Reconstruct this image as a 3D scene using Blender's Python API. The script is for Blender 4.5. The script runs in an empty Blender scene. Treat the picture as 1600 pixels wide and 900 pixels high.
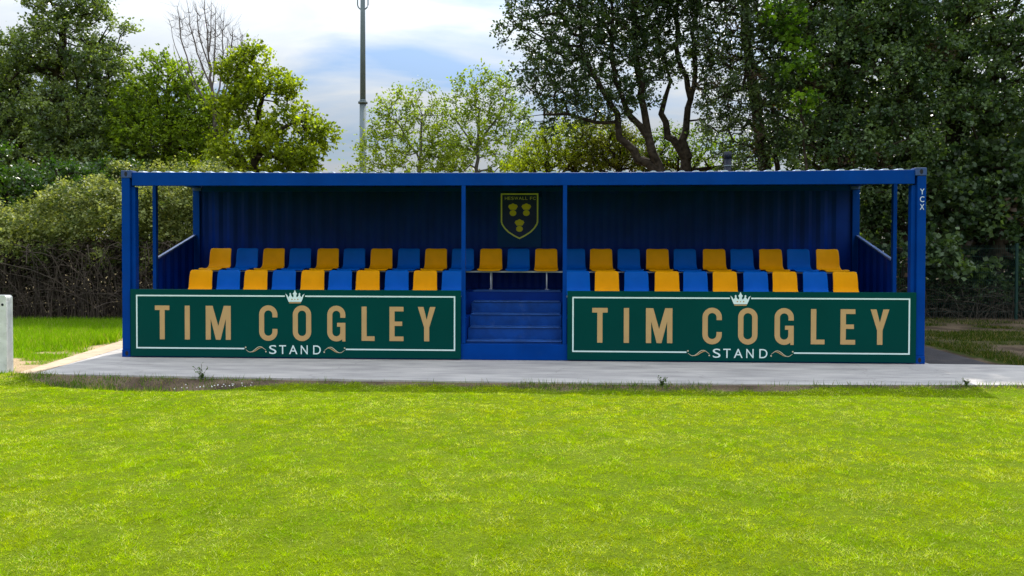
import bpy, math, random
import numpy as np
from mathutils import Vector, Matrix

random.seed(7)
RNG = np.random.default_rng(11)
SC = bpy.context.scene
COL = SC.collection
PI = math.pi

# ------------------------------------------------------------------ camera
F_PX, EYE = 1148.2, 1.6
CX, CY = 6.597, -11.119
YAW, PITCH, ROLL, SHIFT = -0.046983, 0.015238, -0.0021196, -34.1
cam_d = bpy.data.cameras.new('camera')
cam = bpy.data.objects.new('camera', cam_d)
COL.objects.link(cam)
cam_d.sensor_width = 36.0
cam_d.lens = 36.0 * F_PX / 1600.0
cam_d.shift_y = SHIFT / 1600.0
cam_d.clip_end = 3000.0
cam.location = (CX, CY, EYE)
_r = Vector((math.cos(YAW), -math.sin(YAW), 0))
_f = Vector((math.sin(YAW) * math.cos(PITCH), math.cos(YAW) * math.cos(PITCH), -math.sin(PITCH)))
_u = _r.cross(_f)
_m = Matrix((_r, _u, -_f)).transposed()
cam.rotation_euler = (_m @ Matrix.Rotation(ROLL, 3, 'Z').inverted()).to_euler()
SC.camera = cam


def at(px, py, Y):
    """world point on the vertical plane y = Y seen at photo pixel px, py (1600 x 900)"""
    x, y = px - 800, 450 + SHIFT - py
    x, y = x * math.cos(ROLL) + y * math.sin(ROLL), -x * math.sin(ROLL) + y * math.cos(ROLL)
    d = _r * x + _u * y + _f * F_PX
    t = (Y - CY) / d.y
    return np.array([CX + d.x * t, Y, EYE + d.z * t])


# ------------------------------------------------------------------ light
SUN = Vector((0.35, 2.35, 2.9)).normalized()
el = math.asin(SUN.z)
az = math.atan2(SUN.x, SUN.y)
sun_d = bpy.data.lights.new('sun', 'SUN')
sun_d.energy = 3.9
sun_d.angle = math.radians(0.6)
sun_d.color = (1.0, 0.955, 0.87)
sun = bpy.data.objects.new('sun', sun_d)
COL.objects.link(sun)
sun.rotation_euler = SUN.to_track_quat('Z', 'Y').to_euler()
sun.location = (0, 0, 40)

world = bpy.data.worlds.new('World')
SC.world = world
world.use_nodes = True
nt = world.node_tree
nt.nodes.clear()
N = nt.nodes.new
L = nt.links.new
w_out = N('ShaderNodeOutputWorld')
w_bg = N('ShaderNodeBackground')
w_bg.inputs['Strength'].default_value = 0.12
w_sky = N('ShaderNodeTexSky')
w_sky.sky_type = 'NISHITA'
w_sky.sun_disc = False
w_sky.sun_elevation = el
w_sky.sun_rotation = az
w_sky.air_density = 1.0
w_sky.dust_density = 0.6
w_sky.ozone_density = 3.0
tc = N('ShaderNodeTexCoord')
sep = N('ShaderNodeSeparateXYZ')
L(tc.outputs['Generated'], sep.inputs[0])
mx = N('ShaderNodeMath'); mx.operation = 'MAXIMUM'; mx.inputs[1].default_value = 0.0
L(sep.outputs['Z'], mx.inputs[0])
ad = N('ShaderNodeMath'); ad.operation = 'ADD'; ad.inputs[1].default_value = 0.22
L(mx.outputs[0], ad.inputs[0])
dx = N('ShaderNodeMath'); dx.operation = 'DIVIDE'
dy = N('ShaderNodeMath'); dy.operation = 'DIVIDE'
L(sep.outputs['X'], dx.inputs[0]); L(ad.outputs[0], dx.inputs[1])
L(sep.outputs['Y'], dy.inputs[0]); L(ad.outputs[0], dy.inputs[1])
cmb = N('ShaderNodeCombineXYZ')
L(dx.outputs[0], cmb.inputs['X']); L(dy.outputs[0], cmb.inputs['Y'])
mp = N('ShaderNodeMapping')
mp.inputs['Location'].default_value = (3.1, 1.7, 0.0)
mp.inputs['Scale'].default_value = (1.0, 1.9, 1.0)
L(cmb.outputs[0], mp.inputs[0])
n1 = N('ShaderNodeTexNoise')
n1.inputs['Scale'].default_value = 1.5
n1.inputs['Detail'].default_value = 7.0
n1.inputs['Roughness'].default_value = 0.5
n1.inputs['Distortion'].default_value = 0.35
L(mp.outputs[0], n1.inputs['Vector'])
cr = N('ShaderNodeValToRGB')
cr.color_ramp.elements[0].position = 0.36
cr.color_ramp.elements[0].color = (0.0, 0.0, 0.0, 1)
cr.color_ramp.elements[1].position = 0.53
cr.color_ramp.elements[1].color = (1, 1, 1, 1)
L(n1.outputs[0], cr.inputs[0])
n2 = N('ShaderNodeTexNoise')
n2.inputs['Scale'].default_value = 3.4
n2.inputs['Detail'].default_value = 8.0
n2.inputs['Roughness'].default_value = 0.6
n2.inputs['Distortion'].default_value = 0.6
L(mp.outputs[0], n2.inputs['Vector'])
cr2 = N('ShaderNodeValToRGB')
cr2.color_ramp.elements[0].position = 0.3
cr2.color_ramp.elements[0].color = (6.3, 6.9, 7.6, 1)
cr2.color_ramp.elements[1].position = 0.7
cr2.color_ramp.elements[1].color = (7.4, 7.8, 8.2, 1)
L(n2.outputs[0], cr2.inputs[0])
mixc = N('ShaderNodeMix'); mixc.data_type = 'RGBA'
L(cr.outputs[0], mixc.inputs[0])
L(w_sky.outputs[0], mixc.inputs[6])
L(cr2.outputs[0], mixc.inputs[7])
zr = N('ShaderNodeMapRange'); zr.inputs[1].default_value = 0.15; zr.inputs[2].default_value = 0.75
zr.inputs[3].default_value = 0.40; zr.inputs[4].default_value = 2.0
L(sep.outputs['Z'], zr.inputs[0])
sc_ = N('ShaderNodeVectorMath'); sc_.operation = 'SCALE'
L(mixc.outputs[2], sc_.inputs[0]); L(zr.outputs[0], sc_.inputs['Scale'])
L(sc_.outputs[0], w_bg.inputs['Color'])
L(w_bg.outputs[0], w_out.inputs['Surface'])

SC.view_settings.view_transform = 'Standard'
SC.view_settings.look = 'None'
SC.view_settings.gamma = 1.0
SC.view_settings.exposure = 0.65
SC.render.engine = 'CYCLES'
SC.cycles.use_denoising = True
SC.cycles.denoiser = 'OPENIMAGEDENOISE'
SC.cycles.denoising_prefilter = 'NONE'
SC.cycles.max_bounces = 7
SC.cycles.diffuse_bounces = 4
SC.cycles.transmission_bounces = 4
SC.cycles.glossy_bounces = 2
SC.cycles.sample_clamp_indirect = 6.0
SC.cycles.caustics_reflective = False
SC.cycles.caustics_refractive = False


# ------------------------------------------------------------------ helpers
def tag(o, label=None, cat=None, group=None, kind=None):
    if label: o['label'] = label
    if cat: o['category'] = cat
    if group: o['group'] = group
    if kind: o['kind'] = kind
    return o


def empty(name, loc=(0, 0, 0), label=None, cat=None, group=None):
    o = bpy.data.objects.new(name, None)
    o.empty_display_size = 0.2
    COL.objects.link(o)
    o.location = loc
    return tag(o, label, cat, group)


class MB:
    def __init__(s):
        s.v = []; s.f = []; s.sm = []

    def add(s, vs, fs, smooth=False):
        b = len(s.v)
        s.v += [tuple(p) for p in vs]
        s.f += [tuple(i + b for i in f) for f in fs]
        s.sm += [smooth] * len(fs)
        return s

    def box(s, x0, x1, y0, y1, z0, z1):
        vs = [(x0, y0, z0), (x1, y0, z0), (x1, y1, z0), (x0, y1, z0), (x0, y0, z1), (x1, y0, z1), (x1, y1, z1), (x0, y1, z1)]
        return s.add(vs, [(0, 3, 2, 1), (4, 5, 6, 7), (0, 1, 5, 4), (1, 2, 6, 5), (2, 3, 7, 6), (3, 0, 4, 7)])

    def tube(s, pts, rad, n=8, cap=True, smooth=True):
        pts = [Vector(p) for p in pts]
        if not hasattr(rad, '__len__'): rad = [rad] * len(pts)
        rings = []
        for i, p in enumerate(pts):
            t = (pts[min(i + 1, len(pts) - 1)] - pts[max(i - 1, 0)]).normalized()
            a = t.cross(Vector((0.13, 0.21, 1)) if abs(t.z) < 0.9 else Vector((1, 0.1, 0))).normalized()
            b = t.cross(a)
            rings.append([p + (a * math.cos(k * 2 * PI / n) + b * math.sin(k * 2 * PI / n)) * rad[i] for k in range(n)])
        vs = [q for r in rings for q in r]
        fs = []
        for i in range(len(rings) - 1):
            for k in range(n):
                fs.append((i * n + k, i * n + (k + 1) % n, (i + 1) * n + (k + 1) % n, (i + 1) * n + k))
        s.add(vs, fs, smooth)
        if cap:
            b = len(s.v) - len(vs)
            s.f.append(tuple(b + k for k in reversed(range(n)))); s.sm.append(False)
            s.f.append(tuple(b + (len(rings) - 1) * n + k for k in range(n))); s.sm.append(False)
        return s

    def prism(s, poly, y0, y1, hole=None):
        """polygon in x,z extruded from y0 (front) to y1"""
        n = len(poly)
        vs = [(x, y0, z) for x, z in poly] + [(x, y1, z) for x, z in poly]
        fs = [(i, (i + 1) % n, n + (i + 1) % n, n + i) for i in range(n)]
        fs.append(tuple(range(n))); fs.append(tuple(reversed(range(n, 2 * n))))
        return s.add(vs, fs)

    def ribbon(s, pts, w, y0, y1, closed=False):
        """stroke of width w following x,z points, front at y0"""
        P = [Vector(p) for p in pts]
        n = len(P)
        Lr, Rr = [], []
        for i in range(n):
            if closed:
                a, b = P[i - 1], P[(i + 1) % n]
            else:
                a, b = P[max(i - 1, 0)], P[min(i + 1, n - 1)]
            d1 = (P[i] - a).normalized() if (P[i] - a).length > 1e-9 else (b - P[i]).normalized()
            d2 = (b - P[i]).normalized() if (b - P[i]).length > 1e-9 else d1
            t = (d1 + d2).normalized()
            nn = Vector((-t.y, t.x))
            c = max(0.3, nn.dot(Vector((-d1.y, d1.x))))
            ww = (w[i] if hasattr(w, '__len__') else w) / 2 / c
            Lr.append(P[i] + nn * ww); Rr.append(P[i] - nn * ww)
        vs = [(p.x, y0, p.y) for p in Lr] + [(p.x, y0, p.y) for p in Rr] + [(p.x, y1, p.y) for p in Lr] + [(p.x, y1, p.y) for p in Rr]
        fs = []
        for i in range(n if closed else n - 1):
            j = (i + 1) % n
            fs += [(i, n + i, n + j, j), (2 * n + i, 2 * n + j, 3 * n + j, 3 * n + i), (i, j, 2 * n + j, 2 * n + i), (n + i, 3 * n + i, 3 * n + j, n + j)]
        if not closed:
            fs += [(0, 2 * n, 3 * n, n), (n - 1, 2 * n - 1, 4 * n - 1, 3 * n - 1)]
        return s.add(vs, fs)

    def build(s, name, mat, parent=None, bevel=0, label=None):
        me = bpy.data.meshes.new(name)
        me.from_pydata(s.v, [], s.f)
        me.polygons.foreach_set('use_smooth', s.sm)
        me.materials.append(mat)
        me.validate(); me.update()
        o = bpy.data.objects.new(name, me)
        COL.objects.link(o)
        if parent: o.parent = parent
        if label: o['label'] = label
        if bevel:
            m = o.modifiers.new('bevel', 'BEVEL'); m.width = bevel; m.segments = 2; m.limit_method = 'ANGLE'; m.angle_limit = math.radians(40)
        return o


def np_mesh(name, V, Fc, mat, parent=None, color=None, smooth=False):
    """V (n,3), Fc (m,k) arrays; color (n,3) per vertex"""
    V = np.asarray(V, dtype=np.float32); Fc = np.asarray(Fc, dtype=np.int32)
    me = bpy.data.meshes.new(name)
    me.vertices.add(len(V)); me.vertices.foreach_set('co', V.ravel())
    k = Fc.shape[1]
    me.loops.add(Fc.size); me.loops.foreach_set('vertex_index', Fc.ravel())
    me.polygons.add(len(Fc)); me.polygons.foreach_set('loop_start', np.arange(0, Fc.size, k, dtype=np.int32))
    if smooth: me.polygons.foreach_set('use_smooth', np.ones(len(Fc), dtype=bool))
    if color is not None:
        at_ = me.color_attributes.new('tint', 'FLOAT_COLOR', 'POINT')
        c = np.ones((len(V), 4), dtype=np.float32); c[:, :3] = color
        at_.data.foreach_set('color', c.ravel())
    me.update(calc_edges=True)
    me.materials.append(mat)
    o = bpy.data.objects.new(name, me)
    COL.objects.link(o)
    if parent: o.parent = parent
    return o


# value noise in numpy
_TAB = np.random.default_rng(5).random((256, 256))


def vnoise(x, y):
    xi = np.floor(x).astype(int); yi = np.floor(y).astype(int)
    fx = x - xi; fy = y - yi
    fx = fx * fx * (3 - 2 * fx); fy = fy * fy * (3 - 2 * fy)
    g = lambda a, b: _TAB[a % 256, b % 256]
    return (g(xi, yi) * (1 - fx) + g(xi + 1, yi) * fx) * (1 - fy) + (g(xi, yi + 1) * (1 - fx) + g(xi + 1, yi + 1) * fx) * fy


def fbm(x, y, o=4):
    s = 0; a = 0.5; t = 0
    for k in range(o):
        s = s + a * vnoise(x * 2 ** k + 17.3 * k, y * 2 ** k + 5.1 * k); t += a; a *= 0.5
    return s / t


def sstep(a, b, x):
    t = np.clip((x - a) / (b - a), 0, 1)
    return t * t * (3 - 2 * t)


# ------------------------------------------------------------------ materials
def mat_new(name):
    m = bpy.data.materials.new(name); m.use_nodes = True
    t = m.node_tree; b = t.nodes['Principled BSDF']
    return m, t, b


def paint(name, c, rough=0.4, var=0.12, scale=3.0, metallic=0.0, bump=0.0, bscale=60.0, dirt=None, dirt_amt=0.0, spec=0.5):
    m, t, b = mat_new(name)
    b.inputs['Roughness'].default_value = rough
    b.inputs['Metallic'].default_value = metallic
    b.inputs['Specular IOR Level'].default_value = spec
    geo = t.nodes.new('ShaderNodeNewGeometry')
    n = t.nodes.new('ShaderNodeTexNoise'); n.inputs['Scale'].default_value = scale; n.inputs['Detail'].default_value = 8
    t.links.new(geo.outputs['Position'], n.inputs['Vector'])
    r = t.nodes.new('ShaderNodeValToRGB')
    r.color_ramp.elements[0].position = 0.3; r.color_ramp.elements[1].position = 0.7
    r.color_ramp.elements[0].color = tuple(x * (1 - var) for x in c) + (1,)
    r.color_ramp.elements[1].color = tuple(min(1, x * (1 + var)) for x in c) + (1,)
    t.links.new(n.outputs[0], r.inputs[0])
    out = r.outputs[0]
    if dirt:
        n2_ = t.nodes.new('ShaderNodeTexNoise'); n2_.inputs['Scale'].default_value = 7.0; n2_.inputs['Detail'].default_value = 10; n2_.inputs['Roughness'].default_value = 0.7
        t.links.new(geo.outputs['Position'], n2_.inputs['Vector'])
        r2 = t.nodes.new('ShaderNodeValToRGB')
        r2.color_ramp.elements[0].position = 0.56; r2.color_ramp.elements[0].color = (0, 0, 0, 1)
        r2.color_ramp.elements[1].position = 0.75; r2.color_ramp.elements[1].color = (dirt_amt,) * 3 + (1,)
        t.links.new(n2_.outputs[0], r2.inputs[0])
        mx_ = t.nodes.new('ShaderNodeMix'); mx_.data_type = 'RGBA'
        t.links.new(r2.outputs[0], mx_.inputs[0]); t.links.new(out, mx_.inputs[6])
        mx_.inputs[7].default_value = tuple(dirt) + (1,)
        out = mx_.outputs[2]
    t.links.new(out, b.inputs['Base Color'])
    if bump:
        nb = t.nodes.new('ShaderNodeTexNoise'); nb.inputs['Scale'].default_value = bscale; nb.inputs['Detail'].default_value = 6
        t.links.new(geo.outputs['Position'], nb.inputs['Vector'])
        bp = t.nodes.new('ShaderNodeBump'); bp.inputs['Strength'].default_value = bump; bp.inputs['Distance'].default_value = 0.01
        t.links.new(nb.outputs[0], bp.inputs['Height']); t.links.new(bp.outputs[0], b.inputs['Normal'])
    return m


def leafy(name, rough=0.45, trans=0.42, tr_tint=(1.5, 1.7, 0.55), spec=0.4):
    m, t, b = mat_new(name)
    a = t.nodes.new('ShaderNodeAttribute'); a.attribute_name = 'tint'
    t.links.new(a.outputs['Color'], b.inputs['Base Color'])
    b.inputs['Roughness'].default_value = rough
    b.inputs['Specular IOR Level'].default_value = spec
    mu = t.nodes.new('ShaderNodeMix'); mu.data_type = 'RGBA'; mu.blend_type = 'MULTIPLY'; mu.inputs[0].default_value = 1
    t.links.new(a.outputs['Color'], mu.inputs[6]); mu.inputs[7].default_value = tr_tint + (1,)
    tr = t.nodes.new('ShaderNodeBsdfTranslucent')
    t.links.new(mu.outputs[2], tr.inputs['Color'])
    ms = t.nodes.new('ShaderNodeMixShader'); ms.inputs[0].default_value = trans
    t.links.new(b.outputs[0], ms.inputs[1]); t.links.new(tr.outputs[0], ms.inputs[2])
    t.links.new(ms.outputs[0], t.nodes['Material Output'].inputs['Surface'])
    return m


BLUE = (0.004, 0.055, 0.27)
M_BLUE = paint('blue_container_paint', (0.0, 0.038, 0.225), 0.4, 0.13, 2.2, dirt=(0.01, 0.05, 0.2), dirt_amt=0.5, bump=0.08, bscale=25, spec=0.05)
M_BLUE_IN = paint('blue_inner_paint', (0.0, 0.024, 0.20), 0.42, 0.2, 1.6, dirt=(0.003, 0.026, 0.13), dirt_amt=0.4, spec=0.1)
M_STEP = paint('blue_step_paint', (0.0, 0.042, 0.23), 0.45, 0.25, 5, dirt=(0.05, 0.10, 0.26), dirt_amt=0.6, bump=0.2, bscale=30, spec=0.2)
M_CAP = paint('lit_cap_paint', (0.10, 0.16, 0.34), 0.4, 0.2, 6)  # paler blue, light on the cap edge put into the colour
M_TREAD = paint('highlit_worn_tread', (0.012, 0.065, 0.25), 0.5, 0.3, 4, dirt=(0.14, 0.18, 0.30), dirt_amt=0.7, spec=0.3)  # raised blue carries the nose highlights, blotches are random wear
M_RIDGE = paint('ridge_gleam_white', (0.5, 0.55, 0.62), 0.5, 0.04, 3)  # white stands for the sun's gleam on the roof crests
M_ROOF = paint('pale_roof_paint', (0.32, 0.42, 0.62), 0.45, 0.12, 3)
M_CAST = paint('corner_casting_steel', (0.015, 0.05, 0.17), 0.6, 0.3, 12, dirt=(0.12, 0.09, 0.07), dirt_amt=0.7)
M_HOLE = paint('dark_recess', (0.006, 0.008, 0.015), 0.9, 0.1)
M_GREEN = paint('sign_green_panel', (0.0, 0.048, 0.041), 0.3, 0.07, 0.9, spec=0.06)
M_GOLD = paint('sign_gold_lettering', (0.46, 0.285, 0.115), 0.5, 0.05, 4)
M_WHITE = paint('sign_white_lettering', (0.62, 0.76, 0.74), 0.5, 0.04, 4)
M_SCROLL = paint('pale_gold_scroll', (0.50, 0.44, 0.30), 0.5, 0.05, 4)
M_WPAINT = paint('white_stencil_paint', (0.55, 0.62, 0.72), 0.6, 0.1, 20)
M_YEL = paint('yellow_seat_plastic', (0.86, 0.37, 0.0), 0.45, 0.05, 6, spec=0.07, bump=0.03, bscale=200)
M_SBLU = paint('blue_seat_plastic', (0.0, 0.105, 0.50), 0.45, 0.05, 6, spec=0.07, bump=0.03, bscale=200)
M_GALV = paint('galvanised_steel', (0.62, 0.64, 0.68), 0.42, 0.15, 9, metallic=0.15)
M_MAST = paint('weathered_mast_steel', (0.13, 0.16, 0.17), 0.7, 0.15, 1.3, spec=0.2)
M_BLACK = paint('black_flue_enamel', (0.010, 0.013, 0.022), 0.45, 0.2, 6, spec=0.25)
M_CREST = paint('crest_dark_blue', (0.02, 0.03, 0.12), 0.5, 0.1, 5, spec=0.15)
M_CRBACK = paint('crest_board_blue', (0.0, 0.035, 0.15), 0.5, 0.1, 5, spec=0.12)
M_CRGOLD = paint('crest_yellow', (0.62, 0.50, 0.01), 0.55, 0.08, 5)
M_CRLINE = paint('crest_outline_olive', (0.60, 0.60, 0.14), 0.55, 0.05, 5)
M_CONC = paint('white_painted_concrete', (0.62, 0.62, 0.6), 0.85, 0.14, 6, bump=0.6, bscale=40, dirt=(0.2, 0.19, 0.14), dirt_amt=0.6)
M_BARK = paint('dark_bark', (0.038, 0.029, 0.021), 0.95, 0.6, 9, bump=1.0, bscale=14, spec=0.1)
M_BARKG = paint('grey_bark', (0.10, 0.09, 0.075), 0.9, 0.3, 8, bump=0.6, bscale=18)
M_TWIG = paint('brown_twigs', (0.055, 0.039, 0.028), 0.9, 0.6, 4)
M_TWIGP = paint('pale_dead_twigs', (0.085, 0.068, 0.05), 0.9, 0.5, 6)
M_TWIGG = paint('grey_dead_twigs', (0.11, 0.085, 0.08), 0.9, 0.3, 6)
M_FENCE = paint('dark_green_fence', (0.010, 0.035, 0.028), 0.6, 0.1, 5, spec=0.2)
M_LEAF = leafy('tree_leaves', 0.45, 0.5, (1.7, 1.75, 0.35), 0.14)
M_LEAFD = leafy('glossy_tree_leaves', 0.36, 0.36, (1.6, 1.75, 0.4), 0.35)
M_LEAFP = leafy('pale_bramble_leaves', 0.5, 0.4, (1.4, 1.35, 0.5), 0.15)
M_GRASS = leafy('grass_blades', 0.6, 0.45, (1.45, 1.35, 0.2), 0.02)
M_DEAD = leafy('dead_leaves', 0.8, 0.15, (1.1, 1.0, 0.8), 0.2)
M_PETAL = leafy('white_petals', 0.6, 0.3, (1, 1, 1), 0.2)

# slab concrete: trowel streaks, damp patches and hairline cracks
M_SLAB, t, b = mat_new('brushed_concrete')
b.inputs['Roughness'].default_value = 0.85
geo = t.nodes.new('ShaderNodeNewGeometry')
mpp = t.nodes.new('ShaderNodeMapping'); mpp.inputs['Scale'].default_value = (0.7, 2.6, 1)
t.links.new(geo.outputs['Position'], mpp.inputs[0])
na = t.nodes.new('ShaderNodeTexNoise'); na.inputs['Scale'].default_value = 1.6; na.inputs['Detail'].default_value = 10; na.inputs['Roughness'].default_value = 0.62
t.links.new(mpp.outputs[0], na.inputs['Vector'])
ra = t.nodes.new('ShaderNodeValToRGB')
ra.color_ramp.elements[0].position = 0.27; ra.color_ramp.elements[0].color = (0.25, 0.235, 0.225, 1)
ra.color_ramp.elements[1].position = 0.66; ra.color_ramp.elements[1].color = (0.48, 0.445, 0.41, 1)
t.links.new(na.outputs[0], ra.inputs[0])
nb = t.nodes.new('ShaderNodeTexNoise'); nb.inputs['Scale'].default_value = 90; nb.inputs['Detail'].default_value = 4
t.links.new(geo.outputs['Position'], nb.inputs['Vector'])
rb = t.nodes.new('ShaderNodeValToRGB')
rb.color_ramp.elements[0].position = 0.3; rb.color_ramp.elements[0].color = (0.8, 0.8, 0.8, 1)
rb.color_ramp.elements[1].position = 0.6; rb.color_ramp.elements[1].color = (1, 1, 1, 1)
t.links.new(nb.outputs[0], rb.inputs[0])
mm = t.nodes.new('ShaderNodeMix'); mm.data_type = 'RGBA'; mm.blend_type = 'MULTIPLY'; mm.inputs[0].default_value = 1
t.links.new(ra.outputs[0], mm.inputs[6]); t.links.new(rb.outputs[0], mm.inputs[7])
vo = t.nodes.new('ShaderNodeTexVoronoi'); vo.feature = 'DISTANCE_TO_EDGE'; vo.inputs['Scale'].default_value = 0.42
nw = t.nodes.new('ShaderNodeTexNoise'); nw.inputs['Scale'].default_value = 2.5; nw.inputs['Detail'].default_value = 6
t.links.new(geo.outputs['Position'], nw.inputs['Vector'])
mw = t.nodes.new('ShaderNodeMix'); mw.data_type = 'RGBA'; mw.blend_type = 'ADD'; mw.inputs[0].default_value = 0.6
t.links.new(geo.outputs['Position'], mw.inputs[6]); t.links.new(nw.outputs[1], mw.inputs[7])
t.links.new(mw.outputs[2], vo.inputs['Vector'])
rc = t.nodes.new('ShaderNodeValToRGB')
rc.color_ramp.elements[0].position = 0.0; rc.color_ramp.elements[0].color = (0.78, 0.78, 0.78, 1)
rc.color_ramp.elements[1].position = 0.006; rc.color_ramp.elements[1].color = (1, 1, 1, 1)
t.links.new(vo.outputs[0], rc.inputs[0])
m3 = t.nodes.new('ShaderNodeMix'); m3.data_type = 'RGBA'; m3.blend_type = 'MULTIPLY'; m3.inputs[0].default_value = 1
t.links.new(mm.outputs[2], m3.inputs[6]); t.links.new(rc.outputs[0], m3.inputs[7])
t.links.new(m3.outputs[2], b.inputs['Base Color'])
bp = t.nodes.new('ShaderNodeBump'); bp.inputs['Strength'].default_value = 0.35; bp.inputs['Distance'].default_value = 0.02
t.links.new(na.outputs[0], bp.inputs['Height']); t.links.new(bp.outputs[0], b.inputs['Normal'])

M_BUFF = paint('buff_sunlit_edge', (0.40, 0.30, 0.20), 0.9, 0.22, 5, bump=0.4, bscale=60)  # cream of the sunlit slab edge put into a colour
M_SHADESLAB = paint('shade_dark_slab', (0.026, 0.022, 0.024), 0.85, 0.25, 2.5, bump=0.5, bscale=120)  # slab in deep tree shade, the shade put into a dark colour

# ground: vertex tint (soil / turf) broken up by noise
M_GROUND, t, b = mat_new('soil_and_turf')
b.inputs['Roughness'].default_value = 0.95
b.inputs['Specular IOR Level'].default_value = 0.1
a = t.nodes.new('ShaderNodeAttribute'); a.attribute_name = 'tint'
geo = t.nodes.new('ShaderNodeNewGeometry')
ng = t.nodes.new('ShaderNodeTexNoise'); ng.inputs['Scale'].default_value = 38; ng.inputs['Detail'].default_value = 8; ng.inputs['Roughness'].default_value = 0.7
t.links.new(geo.outputs['Position'], ng.inputs['Vector'])
rg = t.nodes.new('ShaderNodeValToRGB')
rg.color_ramp.elements[0].position = 0.3; rg.color_ramp.elements[0].color = (0.55, 0.55, 0.55, 1)
rg.color_ramp.elements[1].position = 0.7; rg.color_ramp.elements[1].color = (1.35, 1.35, 1.35, 1)
t.links.new(ng.outputs[0], rg.inputs[0])
mg = t.nodes.new('ShaderNodeMix'); mg.data_type = 'RGBA'; mg.blend_type = 'MULTIPLY'; mg.inputs[0].default_value = 1
t.links.new(a.outputs['Color'], mg.inputs[6]); t.links.new(rg.outputs[0], mg.inputs[7])
t.links.new(mg.outputs[2], b.inputs['Base Color'])
bp = t.nodes.new('ShaderNodeBump'); bp.inputs['Strength'].default_value = 0.8; bp.inputs['Distance'].default_value = 0.03
t.links.new(ng.outputs[0], bp.inputs['Height']); t.links.new(bp.outputs[0], b.inputs['Normal'])


# ------------------------------------------------------------------ ground
def slab_front(x):
    return np.interp(x, [-0.47, 3, 6.2, 10.1, 14, 30], [-1.60, -1.78, -1.88, -1.85, -1.66, -1.2])


def slab_left(y):
    return -0.47 - (y + 1.6) * (0.74 / 3.63)


def strip_w(x):
    """how far the bare soil strip reaches out from the slab's front edge"""
    w = 0.15 + 0.36 * sstep(-0.3, 0.6, x) * (1 - sstep(2.2, 3.6, x)) + 0.3 * sstep(0.6, 1.2, x) * (1 - sstep(1.6, 2.4, x))
    w = w + 0.22 * (fbm(x * 0.9 + 4, x * 0 + 2.2, 3) - 0.4) - 0.08 * sstep(9.5, 12, x)
    return np.maximum(w, 0.04)


def grassness(x, y):
    """1 = turf, 0 = bare soil"""
    sf = slab_front(x)
    lawn = sstep(-0.03, 0.10, (sf - strip_w(x)) - y + 0.15 * (fbm(x * 5, y * 5, 2) - 0.5))
    left = x < slab_left(y) + 0.0
    dl = slab_left(y) - x
    bl = sstep(0.1, 0.5, dl + 0.8 * (fbm(x * 1.6, y * 1.6 + 9, 3) - 0.42)) * sstep(0.44, 0.56, fbm(x * 1.3 + 3, y * 2.0 + 1, 4) + 0.16 + 0.10 * sstep(0.5, 2.0, y) - 0.22 * (1 - sstep(-1.8, 0.8, y)))
    right = sstep(0.42, 0.60, fbm(x * 0.8 + 31, y * 1.1 + 7, 4) - 0.02)
    g = np.where(y < sf, lawn, np.where(left, bl, right))
    g = np.where((y < sf) & (x < -0.3), np.maximum(lawn, sstep(0.35, 0.6, fbm(x * 2, y * 2, 3) + 0.1 * (sf - y))), g)
    g = np.where((y >= 5.2) & left, 0.25 * g, g)
    g = np.where((y > 6.8) & ~left, 0.3 * g, g)
    g = np.where((x > 12.2) & (x < 13.55 + 0.1 * fbm(x * 3, y * 3, 2)) & (y > -0.05) & (y < 3.6), 0.0, g)
    return g


def gz(x, y):
    z = -0.06 + 0.035 * (fbm(x * 0.5, y * 0.5, 3) - 0.5) + 0.012 * (fbm(x * 3, y * 3, 2) - 0.5)
    d = slab_front(x) - y
    z = z + 0.045 * np.exp(-(np.maximum(d, 0) / 0.22) ** 2)
    z = z - 0.075 * np.exp(-((x - 1.3) / 0.9) ** 2 - ((d - 0.45) / 0.28) ** 2)
    z = z + 0.03 * sstep(0.5, 1.0, d) * (1 - sstep(1.0, 2.4, d)) * sstep(-1, 0, -np.abs(x - 0.8) + 1.6)
    inslab = (y > slab_front(x) + 0.05) & (y < 3.2) & (x > slab_left(y) + 0.05)
    return np.where(inslab, np.minimum(z, -0.06), z)


gxs = np.concatenate([[-900, -300, -100, -50, -30], np.arange(-20, -4, 0.5), np.arange(-4, 16, 0.08), np.arange(16, 30, 0.5), [40, 60, 120, 350, 950]])
gys = np.concatenate([[-300, -80, -30, -16], np.arange(-10, -4, 0.25), np.arange(-4, 6, 0.08), np.arange(6, 20, 0.5), [25, 35, 60, 120, 300, 1500]])
GX, GY = np.meshgrid(gxs, gys)
gm = grassness(GX, GY)
fa = fbm(GX * 0.7 + 50, GY * 0.7, 4)
turf = np.where(((GX > 12.5) & (GY > -1.2))[..., None], np.array([0.35, 0.33, 3.5]), 1.0) * np.stack([0.085 + 0.04 * fa, 0.13 + 0.04 * fa, 0.001 + 0.001 * fa], -1)  # turf right of the stand darkened, tree shade put into the tint
soil_n = fbm(GX * 2.3, GY * 2.3 + 40, 4)
sandy = sstep(0.35, 0.65, soil_n)[..., None]
soil = np.array([0.15, 0.105, 0.07]) * (1 - sandy) + np.array([0.32, 0.235, 0.15]) * sandy
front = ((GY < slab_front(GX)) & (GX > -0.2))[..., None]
soil = np.where(front, soil * 0.50, soil)  # front soil darkened, the stand's shade put into the tint
soil = np.where(((GX > 12.5) & (GY > -1.2))[..., None], soil * 0.40, soil)  # soil there carries the same tree shade in its tint
soil = np.where(((GX < slab_left(GY)))[..., None], np.array([0.40, 0.29, 0.17]) * (0.7 + 0.5 * soil_n[..., None]), soil)
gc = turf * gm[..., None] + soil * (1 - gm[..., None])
nx_, ny_ = len(gxs), len(gys)
V = np.stack([GX, GY, gz(GX, GY)], -1).reshape(-1, 3)
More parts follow.
